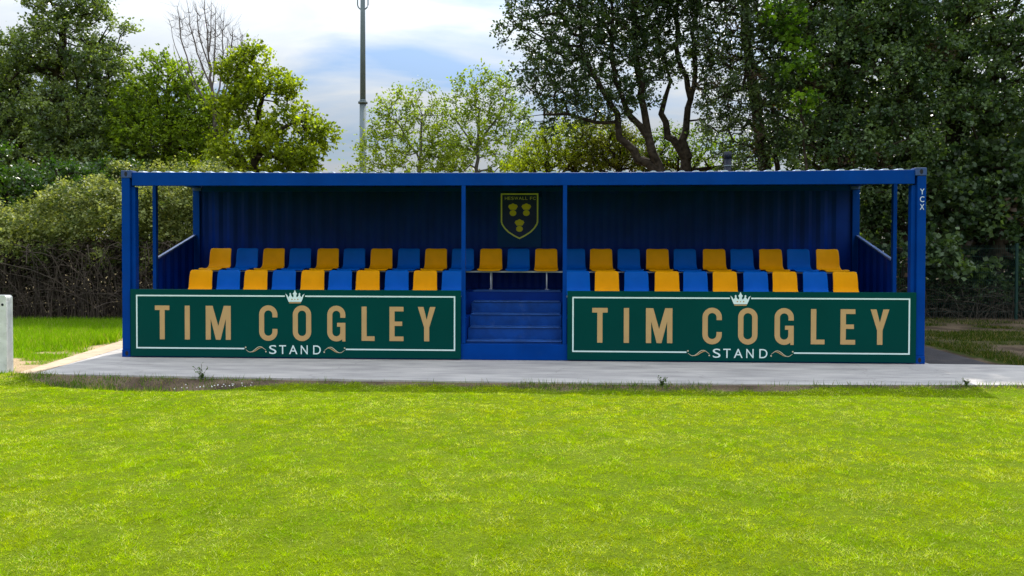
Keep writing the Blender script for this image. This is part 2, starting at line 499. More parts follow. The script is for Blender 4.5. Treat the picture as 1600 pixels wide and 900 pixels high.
ii = (np.arange(ny_ - 1)[:, None] * nx_ + np.arange(nx_ - 1)[None, :]).ravel()
Fg = np.stack([ii, ii + 1, ii + nx_ + 1, ii + nx_], 1)
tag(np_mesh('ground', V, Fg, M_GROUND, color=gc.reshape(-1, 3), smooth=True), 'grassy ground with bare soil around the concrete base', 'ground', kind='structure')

# slab under the stand, running out of frame as a path on the right
sx = np.arange(-0.47, 26, 0.25)
front_e = [(x, float(slab_front(x)) + 0.012 * (random.random() - 0.5)) for x in sx]
back_e = [(26, 0.9), (13.62, -0.06), (13.18, 0.0), (12.27, 0.02), (12.27, 2.9), (-1.39, 2.9)]
poly = front_e + back_e
m = MB()
n = len(poly)
vs = [(x, y, 0) for x, y in poly] + [(x, y - (0.006 if i < len(front_e) else 0), -0.14) for i, (x, y) in enumerate(poly)]
m.add(vs, [tuple(range(n))] + [(i, n + i, n + (i + 1) % n, (i + 1) % n) for i in range(n)])
tag(m.build('concrete_path', M_SLAB), 'pale concrete base slab and path in front of the stand', 'path', kind='structure')
m = MB()  # shaded part of the slab, laid as a separate dark piece
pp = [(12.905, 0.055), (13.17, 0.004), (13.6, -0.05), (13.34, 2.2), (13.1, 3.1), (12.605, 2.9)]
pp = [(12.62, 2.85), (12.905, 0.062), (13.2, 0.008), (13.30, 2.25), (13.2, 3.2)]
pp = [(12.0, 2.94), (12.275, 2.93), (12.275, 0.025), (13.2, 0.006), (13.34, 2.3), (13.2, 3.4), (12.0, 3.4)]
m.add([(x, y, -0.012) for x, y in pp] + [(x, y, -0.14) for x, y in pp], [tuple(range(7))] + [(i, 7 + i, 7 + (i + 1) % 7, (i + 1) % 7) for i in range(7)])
tag(m.build('shade_slab', M_SHADESLAB), 'slab beside the right end of the stand, shade in its dark colour', 'path', kind='structure')


m = MB()  # added strip, sunlight on the slab edge put into its colour
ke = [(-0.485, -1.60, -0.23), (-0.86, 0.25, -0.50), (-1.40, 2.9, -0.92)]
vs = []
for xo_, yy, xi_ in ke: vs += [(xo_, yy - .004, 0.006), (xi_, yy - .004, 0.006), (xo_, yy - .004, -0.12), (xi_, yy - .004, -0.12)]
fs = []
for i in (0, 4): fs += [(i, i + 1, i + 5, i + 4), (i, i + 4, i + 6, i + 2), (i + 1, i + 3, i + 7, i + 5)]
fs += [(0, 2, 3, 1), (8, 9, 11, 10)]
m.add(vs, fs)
tag(m.build('sunlit_edge_strip', M_BUFF, None, 0.004), 'buff strip added over the sunlit left edge of the concrete base', 'edge_strip', kind='structure')

# ------------------------------------------------------------------ grass
# ------------------------------------------------------------------ foliage tools
def unit(v):
    return v / np.maximum(np.linalg.norm(v, axis=-1, keepdims=True), 1e-9)


def leaves_at(P, D, size, up=0.6, wid=0.34):
    """one folded leaf blade per point; P (n,3), D preferred direction (n,3)"""
    n = len(P)
    nr = unit(unit(RNG.normal(size=(n, 3))) * 0.85 + np.array([0, -0.12, up]))
    a = unit(D * 0.7 + unit(RNG.normal(size=(n, 3))) * 0.8)
    a = unit(a - nr * np.sum(a * nr, 1, keepdims=True))
    b_ = np.cross(nr, a)
    s = (size * (0.6 + 0.7 * RNG.random(n)))[:, None]
    V = np.stack([P, P + a * s * 0.5 + b_ * s * wid + nr * s * 0.1, P + a * s, P + a * s * 0.45 - b_ * s * wid + nr * s * 0.1], 1).reshape(-1, 3)
    return V


def blades(name, X, Y, H, W, C, mat, lean=0.5, parent=None):
    n = len(X)
    Z = gz(X, Y) - 0.004
    a = RNG.random(n) * 2 * PI
    la = RNG.random(n) * 2 * PI
    ll = H * lean * (0.2 + RNG.random(n))
    P = np.stack([X, Y, Z], 1)
    side = np.stack([np.cos(a) * W / 2, np.sin(a) * W / 2, np.zeros(n)], 1)
    tip = P + np.stack([np.cos(la) * ll, np.sin(la) * ll, H], 1)
    V = np.stack([P - side, P + side, tip], 1).reshape(-1, 3)
    Fc = np.arange(3 * n).reshape(-1, 3)
    return np_mesh(name, V, Fc, mat, parent, color=np.repeat(C, 3, axis=0))


def grass_colour(X, Y, n):
    p = fbm(X * 0.7 + 9, Y * 1.0, 5); q = fbm(X * 4.5, Y * 5.5 + 3, 3); v = fbm(X * 12, Y * 12 + 8, 2)
    base = np.array([0.225, 0.325, 0.0]); yel = np.array([0.29, 0.34, 0.0]); dk = np.array([0.13, 0.25, 0.0]); straw = np.array([0.46, 0.49, 0.15])
    t1 = (sstep(0.36, 0.70, p) * 0.55)[:, None]; t2 = sstep(0.48, 0.66, q)[:, None] * 0.55
    c = base * (1 - t1) + yel * t1
    c = c * (1 - t2) + dk * t2
    ps = 0.07 + 0.24 * sstep(0.50, 0.72, fbm(X * 3.2 + 77, Y * 4.6 + 5, 4))
    s = RNG.random(n) < ps
    c[s] = straw
    tf = vnoise(X * 19, Y * 19) * 0.6 + vnoise(X * 43 + 7, Y * 43) * 0.4
    return c * (0.20 + 0.45 * RNG.random((n, 1)) + 0.5 * v[:, None] + 0.85 * tf[:, None])


def scatter(x0, x1, y0, y1, dens):
    n = int((x1 - x0) * (y1 - y0) * dens)
    return x0 + RNG.random(n) * (x1 - x0), y0 + RNG.random(n) * (y1 - y0)


XS, YS, WS = [], [], []
for (ya, yb, den, wd) in ((-8.0, -6.6, 17000, 0.0046), (-6.6, -5.2, 13000, 0.0054), (-5.2, -3.6, 9000, 0.0068), (-3.6, -1.2, 8000, 0.008)):
    d = (ya + yb) / 2 - CY
    xa, xb = CX - d * 0.78 - 1.6, CX + d * 0.70 + 1.6
    X, Y = scatter(xa, xb, ya, yb, den)
    XS.append(X); YS.append(Y); WS.append(np.full(len(X), wd))
X = np.concatenate(XS); Y = np.concatenate(YS); W = np.concatenate(WS)
k = (RNG.random(len(X)) < grassness(X, Y)) & (Y < slab_front(X) - 0.02)
X, Y, W = X[k], Y[k], W[k]
nn = len(X)
tuft = vnoise(X * 19, Y * 19) * 0.6 + vnoise(X * 43 + 7, Y * 43) * 0.4
H = (0.009 + 0.013 * RNG.random(nn)) * (0.4 + 1.0 * fbm(X * 6, Y * 6, 2)) * (0.5 + 1.2 * tuft)
edge = np.exp(-((slab_front(X) - strip_w(X) - Y) / 0.12) ** 2)
H = H * (1 + 0.9 * edge * fbm(X * 4, Y * 4, 2))
tag(blades('lawn_grass', X, Y, H, W, grass_colour(X, Y, nn), M_GRASS, 1.7), 'short mown sunlit lawn in front of the stand', 'grass', kind='stuff')

# rough grass left of the slab, sparse shaded grass on the right
X, Y = scatter(-9, -0.4, -1.7, 5.6, 2600)
k = (X < slab_left(Y) - 0.02) & (RNG.random(len(X)) < grassness(X, Y) * (0.5 + 0.5 * sstep(-1, 1.5, Y)))
X, Y = X[k], Y[k]; nn = len(X)
hh = (0.04 + 0.045 * RNG.random(nn)) * (0.8 + 1.7 * sstep(0.8, 2.4, Y + 1.2 * fbm(X, Y, 2)))
c = np.array([0.19, 0.36, 0.012]) * (0.6 + 0.6 * RNG.random((nn, 1))); s = RNG.random(nn) < 0.08; c[s] = (0.36, 0.34, 0.14)
tag(blades('rough_grass', X, Y, hh, np.full(nn, 0.012), c, M_GRASS, 0.5), 'longer bright grass left of the slab below the hedge', 'grass', kind='stuff')
X, Y = scatter(12.8, 24, -0.6, 8.2, 1500)
k = ((X > 13.7) | (Y > 3.4)) & (RNG.random(len(X)) < grassness(X, Y)) & (Y > 0.06 * (X - 13.6) + 0.05)
X, Y = X[k], Y[k]; nn = len(X)
c = np.array([0.05, 0.085, 0.012]) * (0.5 + 0.7 * RNG.random((nn, 1))); s = RNG.random(nn) < 0.2; c[s] = (0.2, 0.17, 0.09)  # tree shade put into the darker blade colour
tag(blades('shade_tinted_grass', X, Y, 0.03 + 0.05 * RNG.random(nn), np.full(nn, 0.012), c, M_GRASS, 0.7), 'thin patchy grass in tree shade right of the stand', 'grass', kind='stuff')

# low weeds and stray tufts growing out of the soil strip
X, Y = scatter(-0.5, 14, -2.9, -1.3, 3000)
d = slab_front(X) - Y
k = (d > 0.015) & (d < strip_w(X) + 0.05) & (RNG.random(len(X)) < (0.06 + 0.7 * sstep(0.54, 0.7, fbm(X * 1.7 + 13, Y * 1.2, 3)) + 0.5 * sstep(0.4, 0.6, fbm(X * 2.5 + 3, Y * 2.5, 2)) * (X < 4) + 0.35 * sstep(9.5, 12, X)))
X, Y = X[k], Y[k]; nn = len(X)
c = np.array([0.10, 0.20, 0.02]) * (0.5 + 0.8 * RNG.random((nn, 1)))
s = RNG.random(nn) < 0.25; c[s] = (0.28, 0.25, 0.13)
tag(blades('edge_weeds', X, Y, 0.025 + 0.075 * RNG.random(nn) ** 2, np.full(nn, 0.009), c, M_GRASS, 0.6), 'straggly weeds along the soil edge of the slab', 'weeds', kind='stuff')


def edge_tubes(A, B, ra, rb, n=5):
    m_ = len(A)
    t_ = unit(B - A)
    h = np.where(np.abs(t_[:, 2:3]) < 0.9, np.array([[0.1, 0.2, 1.0]]), np.array([[1.0, 0.1, 0.0]]))
    u = unit(np.cross(t_, h)); w_ = np.cross(t_, u)
    ang = np.arange(n) * 2 * PI / n
    ring = u[:, None, :] * np.cos(ang)[None, :, None] + w_[:, None, :] * np.sin(ang)[None, :, None]
    Va = A[:, None, :] - t_[:, None, :] * ra[:, None, None] * 0.3 + ring * ra[:, None, None]
    Vb = B[:, None, :] + t_[:, None, :] * rb[:, None, None] * 0.3 + ring * rb[:, None, None]
    V = np.concatenate([Va, Vb], 1).reshape(-1, 3)
    k_ = np.arange(n); k2 = (k_ + 1) % n
    f1 = np.stack([k_, k2, n + k2, n + k_], 1)
    Fc = (np.arange(m_)[:, None, None] * 2 * n + f1[None]).reshape(-1, 4)
    return V, Fc


def grow(stems, att, step=0.4, wig=0.12, r0=0.012, pw=0.47):
    """stems: list of polylines [(x,y,z,r)...]; returns tube edges and twig directions"""
    P, par, R = [], [], []
    for st in stems:
        prev = -1
        st = [np.array(q, float) for q in st]
        pts = []
        for a_, b_ in zip(st[:-1], st[1:]):
            k_ = max(1, int(np.linalg.norm(b_[:3] - a_[:3]) / 0.3))
            pts += [a_ + (b_ - a_) * i / k_ for i in range(k_)]
        pts.append(st[-1])
        for i, q in enumerate(pts):
            if i == 0 and P:
                d_ = np.linalg.norm(np.array(P) - q[:3], axis=1)
                prev = int(np.argmin(d_)) if d_.min() < 0.6 else -1
            jit = RNG.normal(size=3) * (0.45 * q[3] + 0.008) * (0 if i == 0 else 1)
            P.append(q[:3] + jit); par.append(prev); R.append(q[3]); prev = len(P) - 1
    n0 = len(P)
    cap = n0 + len(att) * 14
    PA = np.zeros((cap, 3)); PA[:n0] = P
    PL = np.zeros(cap); n_ = n0
    par = par + [0] * (cap - n0)
    R = R + [0.0] * (cap - n0)
    base = PA[:n0]
    dist0 = np.min(np.linalg.norm(att[:, None, :] - base[None], axis=2), axis=1)
    order = np.argsort(dist0)
    dirs = np.zeros_like(att); tip = np.zeros(len(att), int)
    for idx in order:
        q = att[idx]
        dv = q - PA[:n_]
        d_ = np.linalg.norm(dv, axis=1)
        cost = d_ + 0.18 * PL[:n_] + 0.5 * np.maximum(0, -dv[:, 2]) + 0.15 * (np.arange(n_) < 2) * 5
        j = int(np.argmin(cost))
        k_ = min(13, max(1, int(d_[j] / step)))
        s0 = PA[j].copy(); prev = j
        side = RNG.normal(size=3) * wig * d_[j] * 0.5
        for i in range(1, k_ + 1):
            t_ = i / k_
            p_ = s0 + (q - s0) * t_ + side * math.sin(PI * t_) + np.array([0, 0, -0.06 * d_[j] * math.sin(PI * t_)])
            if i < k_: p_ = p_ + RNG.normal(size=3) * wig * 0.25
            PA[n_] = p_; par[n_] = prev; PL[n_] = PL[prev] + np.linalg.norm(p_ - PA[prev]); prev = n_; n_ += 1
        dirs[idx] = PA[n_ - 1] - PA[par[n_ - 1]]; tip[idx] = n_ - 1
    cnt = np.zeros(n_)
    cnt[tip] += 1
    for i in range(n_ - 1, -1, -1):
        if par[i] >= 0: cnt[par[i]] += cnt[i]
    rad = np.maximum(r0 * np.maximum(cnt, 0.6) ** pw, np.array(R[:n_]))
    e = np.array([i for i in range(n_) if par[i] >= 0])
    pe = np.array([par[i] for i in e])
    ra = rad[pe].copy(); rb = rad[e]
    ra = np.where((e >= n0), np.minimum(ra, rb * 1.5), ra)
    return PA[pe], PA[e], ra, rb, unit(dirs)


def attractors(lobes, sep, shell=0.5):
    out = []
    for (c_, r_) in lobes:
        c_ = np.array(c_); r_ = np.array(r_, float)
        vol = 4.19 * r_.prod()
        n_ = int(vol / sep ** 3 * 1.5) + 6
        d_ = unit(RNG.normal(size=(n_, 3)))
        rr = RNG.random(n_) ** (1 / 3) * (1 - shell) + shell * (0.75 + 0.35 * RNG.random(n_))
        out.append(c_ + d_ * rr[:, None] * r_)
    A = np.concatenate(out)
    A = A[A[:, 2] > 0.35]
    RNG.shuffle(A)
    keep = []
    cell = {}
    for p_ in A:
        key = tuple((p_ / sep).astype(int))
        ok = True
        for i in (-1, 0, 1):
            for j in (-1, 0, 1):
                for l_ in (-1, 0, 1):
                    for q in cell.get((key[0] + i, key[1] + j, key[2] + l_), ()):
                        if ((p_ - q) ** 2).sum() < (sep * 0.8) ** 2: ok = False; break
                    if not ok: break
                if not ok: break
            if not ok: break
        if ok:
            cell.setdefault(key, []).append(p_); keep.append(p_)
    return np.array(keep)


def clump(A, cs, kx=.60, kz=.40):
    idx = RNG.permutation(len(A)); C = []
    for i in idx:
        if all(((A[i] - c) ** 2 * np.array([1, 1, 2.0])).sum() > cs * cs for c in C): C.append(A[i])
    C = np.array(C)
    ok = np.zeros(len(A), bool)
    sc = 0.75 + 0.5 * RNG.random(len(C))
    for c, q in zip(C, sc):
        d_ = (A - c) / (np.array([kx, kx, kz]) * cs * q)
        ok |= (d_ ** 2).sum(1) < 1
    return A[ok]


def tree(name, label, cat, stems, lobes, sep=0.42, twigs=6, per=9, tlen=0.42, leaf=0.10, col=(0.05, 0.085, 0.02), col2=None, mat=None, bark=None,
         group=None, r0=0.012, wig=0.14, dead=0.0, shell=0.5, spread=0.9, twig_geo=False, vary=0.35, drop=0.0, clumpcol=0.3, wid=0.34, dy=0.0, cs=0.0, kk=(.60, .40), sh=0.0, pw=.47):
    mat = mat or M_LEAF; bark = bark or M_BARK
    sf = lambda Y_: (Y_ + dy - CY) / (Y_ - CY)
    L_ = [(at(px, py + sh, Y_ + dy), (rx * sf(Y_), ry * sf(Y_), rz * sf(Y_))) for (px, py, Y_, rx, ry, rz) in lobes]
    att = attractors(L_, sep, shell)
    if cs: att = clump(att, cs, *kk)
    if drop:
        f_ = fbm(att[:, 0] * 1.1 + att[:, 1] * 0.7, att[:, 2] * 1.1, 2)
        att = att[f_ > drop * 0.9 + 0.06]
    st = []
    for s in stems:
        st.append([tuple(at(px, py, Y_ + dy)) + (r_,) if len(q4) == 4 else q4 for q4 in s for (px, py, Y_, r_) in [q4]])
    base = np.array(st[0][0][:3])
    A, B, ra, rb, dirs = grow(st, att, wig=wig, r0=r0, pw=pw)
    root = empty(name, (base[0], base[1], 0), label, cat, group)
    off = np.array([base[0], base[1], 0])
    V, Fc = edge_tubes(A - off, B - off, ra, rb, 6)
    cen = att.mean(0); cen = cen * np.array([1, 1, 0.8])
    K = len(att)
    o_ = unit(att - cen)
    T = unit(o_[:, None, :] * 0.7 + dirs[:, None, :] * 0.5 + unit(RNG.normal(size=(K, twigs, 3))) * spread)
    TL = tlen * (0.5 + RNG.random((K, twigs)))
    if twig_geo:
        A2 = np.repeat(att, twigs, 0); B2 = A2 + (T * TL[..., None]).reshape(-1, 3)
        V2, F2 = edge_tubes(A2 - off, B2 - off, np.full(len(A2), r0 * 0.7), np.full(len(A2), r0 * 0.3), 3)
        F2 = F2 + len(V)
        V = np.concatenate([V, V2]); Fc = np.concatenate([Fc, F2])
    np_mesh('trunk', V, Fc, bark, root, smooth=True)
    if per:
        tt = (np.arange(per) + 0.5) / per
        Pp = att[:, None, None, :] + T[:, :, None, :] * (TL[:, :, None] * tt)[..., None] + RNG.normal(size=(K, twigs, per, 3)) * leaf * 0.35
        Dd = np.broadcast_to(T[:, :, None, :], Pp.shape)
        P_ = Pp.reshape(-1, 3); D_ = Dd.reshape(-1, 3)
        Vl = leaves_at(P_ - off, D_, leaf, wid=wid)
        c1 = np.array(col); c2 = np.array(col2 if col2 is not None else np.array(col) * np.array([1.8, 1.5, 1.0]))
        cl = np.clip(RNG.normal(size=(K, 1, 1, 1)) * clumpcol + 0.35 + RNG.normal(size=(K, twigs, 1, 1)) * 0.2, 0, 1)
        C = c1 * (1 - cl) + c2 * cl
        C = np.broadcast_to(C, (K, twigs, per, 3)) * (1 + vary * (RNG.random((K, twigs, per, 1)) * 2 - 1))
        if dead:
            dm = RNG.random((K, 1, 1, 1)) < dead
            C = np.where(dm, np.array([0.09, 0.062, 0.045]), C)
        C = np.repeat(C.reshape(-1, 3), 4, axis=0)
        np_mesh('crown', Vl, np.arange(len(Vl)).reshape(-1, 4), mat, root, color=C)
    return root

# ------------------------------------------------------------------ the stand (converted 40 ft container)
W_, D_, H_ = 12.19, 2.44, 2.9
stand = empty('container_stand', (0, 0, 0), 'blue steel container converted into a covered spectator stand with open front', 'stand')

_font_cache = {}


def glyph(ch):
    """outline mesh of one built-in-font glyph scaled to a unit box"""
    if ch in _font_cache: return _font_cache[ch]
    cu = bpy.data.curves.new('glyph', 'FONT'); cu.body = ch; cu.extrude = 0.05; cu.resolution_u = 6
    o = bpy.data.objects.new('glyph', cu); COL.objects.link(o)
    bpy.context.view_layer.update()
    dg = bpy.context.evaluated_depsgraph_get()
    me = o.evaluated_get(dg).to_mesh()
    vs = np.array([v.co[:] for v in me.vertices]); fs = [tuple(p.vertices) for p in me.polygons]
    bpy.data.objects.remove(o); bpy.data.curves.remove(cu)
    mn, mxx = vs.min(0), vs.max(0)
    vs = (vs - mn) / np.maximum(mxx - mn, 1e-6)
    _font_cache[ch] = (vs, fs)
    return _font_cache[ch]


def put_glyph(mb, ch, x0, x1, z0, z1, y0, y1):
    vs, fs = glyph(ch)
    # glyph x->x, y->z, z->-y (front face towards -y)
    mb.add([(x0 + v[0] * (x1 - x0), y1 + (y0 - y1) * v[2], z0 + v[1] * (z1 - z0)) for v in vs], fs)


# corner posts with castings
for (x0, x1, fx) in ((0.0, 0.135, 0), (W_ - 0.135, W_, 1)):
    for (y0, y1, fr) in ((0.0, 0.15, 1), (D_ - 0.14, D_, 0)):
        m = MB()
        m.box(x0 + 0.004, x1 - 0.004, y0 + 0.004, y1, 0.118, H_ - 0.118)
        if fr:   # inner flange of the front posts
            ix = x1 - 0.004 if fx == 0 else x0 - 0.06
            m.box(ix, ix + 0.064, y0 + 0.05, y1 - 0.002, 0.2, H_ - 0.25)
        post = m.build('corner_post', M_BLUE, stand, 0.006)
        for (z0, z1) in ((0.0, 0.116), (H_ - 0.116, H_)):
            c = MB()
            ex = 0.03
            xa, xb = (x0, x1 + ex) if fx == 0 else (x0 - ex, x1)
            if z0 == 0: xa, xb = x0, x1
            c.box(xa, xb, y0 - 0.004, y1 + 0.004, z0, z1)
            cs = c.build('corner_casting', M_CAST if z0 > 0 else M_BLUE, post, 0.008)
            h = MB()
            cxh = (x0 + x1) / 2 + (0.012 if fx == 0 else -0.012)
            pts = [(cxh + 0.024 * math.cos(a_) , (z0 + z1) / 2 + 0.038 * math.sin(a_)) for a_ in np.arange(12) * PI / 6]
            yy = y0 - 0.0055 if fr else y1 + 0.0055
            h.prism(pts, min(yy, yy + (0.0014 if fr else -0.0014)), max(yy, yy + (0.0014 if fr else -0.0014)))
            h.build('casting_hole', M_HOLE, post)

# top rails
m = MB()
xs_ = np.linspace(0.166, W_ - 0.166, 40)
sag = lambda x: -0.028 * math.sin(PI * x / W_) ** 1.0
top = [(x, H_ - 0.03 + sag(x)) for x in xs_]
bot = [(x, H_ - 0.235 + 0.35 * sag(x)) for x in xs_]
n = len(xs_)
vs = [(x, 0.012, z) for x, z in bot] + [(x, 0.012, z) for x, z in top] + [(x, 0.09, z) for x, z in top] + [(x, 0.09, z) for x, z in bot]
fs = []
for i in range(n - 1):
    for q in range(4):
        a_, b_ = q * n, ((q + 1) % 4) * n
        fs.append((a_ + i, a_ + i + 1, b_ + i + 1, b_ + i))
fs += [(0, n, 2 * n, 3 * n), (n - 1, 4 * n - 1, 3 * n - 1, 2 * n - 1)]
m.add(vs, fs)
m.build('top_rail', M_BLUE, stand, 0.004)
m = MB(); m.box(0.14, W_ - 0.14, D_ - 0.10, D_ - 0.03, H_ - 0.13, H_ - 0.03); m.build('top_rail', M_BLUE, stand)
for x0 in (0.02, W_ - 0.17):
    m = MB(); m.box(x0, x0 + 0.15, 0.155, D_ - 0.145, H_ - 0.065, H_ - 0.012); m.build('top_rail', M_BLUE, stand, 0.004)

# roof sheet: ridges run front to back, sun on their crests painted as white end pieces
m = MB()
per_ = 0.2135; amp = 0.019
xs_ = []; zs_ = []
x = 0.17
while x < W_ - 0.17 - per_:
    for (u, v) in ((0, 0), (0.36, 0), (0.47, .9), (0.6, 1.05), (0.73, .9), (0.84, 0)):
        xs_.append(x + u * per_); zs_.append(v * amp)
    x += per_
xs_.append(W_ - 0.17); zs_.append(0)
ny = 8
vs = []
for j in range(ny):
    y = 0.036 + (D_ - 0.07) * j / (ny - 1)
    for x, z in zip(xs_, zs_):
        vs.append((x, y, H_ - 0.026 + z + sag(x) * (1.0) + 0.015 * math.sin(PI * j / (ny - 1))))
n = len(xs_)
fs = [(j * n + i, j * n + i + 1, (j + 1) * n + i + 1, (j + 1) * n + i) for j in range(ny - 1) for i in range(n - 1)]
m.add(vs, fs)
ro = m.build('roof', M_ROOF, stand)
mr = MB()
for i in range(0, len(xs_) - 6, 6):
    q = list(zip(xs_[i + 1:i + 6], zs_[i + 1:i + 6]))
    mr = MB(); mr.prism([(x, H_ - 0.0265 + z * 0.96 + sag(x)) for x, z in q], 0.0275, 0.034)
    mr.build('ridge_gleam', M_RIDGE, ro)  # added end piece that carries the crest gleam
so = ro.modifiers.new('solid', 'SOLIDIFY'); so.thickness = 0.003; so.offset = 1
m = MB()
vs = [(x, y, z - 0.008) for x, y, z in vs]
m.add(vs, fs)
m.build('roof_lining', M_BLUE_IN, stand)


def corrug(length, per=0.278, dep=0.036):
    """trapezoid profile: list of (s, offset)"""
    out = []; s_ = 0
    while s_ < length - per:
        for (u, v) in ((0, 0), (0.26, 0), (0.5, 1), (0.76, 1)):
            out.append((s_ + u * per, v * dep))
        s_ += per
    out.append((s_, 0)); out.append((length, 0))
    return out


pr = corrug(W_ - 0.24)
m = MB()
vs = [(0.12 + s_, D_ - 0.075 + v, 0.1) for s_, v in pr] + [(0.12 + s_, D_ - 0.075 + v, H_ - 0.02) for s_, v in pr]
n = len(pr)
m.add(vs, [(i, i + 1, n + i + 1, n + i) for i in range(n - 1)])
bw = m.build('back_wall', M_BLUE_IN, stand)
s2 = bw.modifiers.new('solid', 'SOLIDIFY'); s2.thickness = 0.003; s2.offset = 0

# side panels with a sloping capped edge, and the slim side posts in front of them
for (xo, sg) in ((0.03, 1), (W_ - 0.03, -1)):
    pr = corrug(1.33, 0.26, 0.03)
    zt = lambda y: 1.52 + (y - 0.97) * (0.42 / 1.33)
    m = MB()
    vs = [(xo + sg * v, 0.97 + s_, 0.1) for s_, v in pr] + [(xo + sg * v, 0.97 + s_, zt(0.97 + s_)) for s_, v in pr]
    n = len(pr)
    m.add(vs, [(i, i + 1, n + i + 1, n + i) for i in range(n - 1)])
    sp = m.build('side_panel', M_BLUE_IN, stand)
    s2 = sp.modifiers.new('solid', 'SOLIDIFY'); s2.thickness = 0.003; s2.offset = 0
    m = MB()
    xa, xb = sorted((xo - sg * 0.012, xo + sg * 0.042))
    ya, yb = 0.972, 2.298
    m.add([(xa, ya, zt(ya) - 0.001), (xb, ya, zt(ya) - 0.001), (xb, yb, zt(yb) - 0.001), (xa, yb, zt(yb) - 0.001),
           (xa, ya, zt(ya) + 0.028), (xb, ya, zt(ya) + 0.028), (xb, yb, zt(yb) + 0.028), (xa, yb, zt(yb) + 0.028)],
          [(0, 3, 2, 1), (4, 5, 6, 7), (0, 1, 5, 4), (1, 2, 6, 5), (2, 3, 7, 6), (3, 0, 4, 7)])
    m.build('cap_rail', M_CAP, sp, 0.003)
    m = MB(); xa, xb = sorted((xo - sg * 0.026, xo + sg * 0.034))
    m.box(xa, xb, 0.90, 0.968, 0.17, H_ - 0.067)
    m.build('side_post', M_BLUE, stand, 0.004)

# slim posts either side of the aisle, bottom sill
for x0 in (5.302, 6.842):
    m = MB(); m.box(x0, x0 + 0.062, 0.014, 0.086, 0.246, H_ - 0.244)
    m.build('front_post', M_BLUE, stand, 0.004)
m = MB(); m.box(0.14, W_ - 0.14, 0.006, 0.09, 0.004, 0.244)
m.build('bottom_sill', M_BLUE, stand, 0.006)
for x0 in (0.01, W_ - 0.13):
    m = MB(); m.box(x0, x0 + 0.12, 0.156, D_ - 0.145, 0.006, 0.16); m.build('bottom_rail', M_BLUE, stand)
m = MB(); m.box(0.14, W_ - 0.14, D_ - 0.12, D_ - 0.004, 0.004, 0.098); m.build('bottom_rail', M_BLUE, stand)

# seating tiers and aisle steps
ax0, ax1 = 5.37, 6.835
for (xa, xb) in ((0.07, 5.36), (6.845, W_ - 0.07)):
    m = MB(); m.box(xa, xb, 0.12, 1.15, 0.17, 0.62); m.build('floor_tier', M_BLUE_IN, stand)
m = MB(); m.box(0.07, W_ - 0.07, 1.152, 2.35, 0.17, 0.985); m.build('floor_tier', M_BLUE_IN, stand)
for (y0, y1, zz) in ((0.092, 0.33, 0.288), (0.332, 0.60, 0.475), (0.602, 0.88, 0.66), (0.882, 1.15, 0.845)):
    m = MB()
    m.box(ax0, ax1, y0 + 0.012, y1, 0.17, zz - 0.02)
    st_ = m.build('step', M_STEP, stand)
    m = MB(); m.box(ax0 + (0.0 if zz < 0.3 else 0.03), ax1 - (0 if zz < 0.3 else 0.02), y0 - 0.006, y1 - 0.002, zz - 0.018, zz)
    m.build('tread', M_TREAD, st_, 0.006)
# platform nosing over the aisle
m = MB(); m.box(ax0, ax1, 1.136, 1.60, 0.9865, 1.004); m.build('platform_tread', M_TREAD, stand, 0.005)

# YCX stencil on the right front post
m = MB()
p1 = at(1434.5, 294, -0.002); p2 = at(1443.5, 330, -0.002)
gh = (p1[2] - p2[2]) / 3
for i, ch in enumerate('YCX'):
    z1 = p1[2] - i * gh - 0.008; z0 = z1 - gh + 0.03
    put_glyph(m, ch, W_ - 0.095, W_ - 0.032, z0, z1, 0.0015, 0.0045)
m.build('stencil_lettering', M_WPAINT, stand)

# ------------------------------------------------------------------ name boards


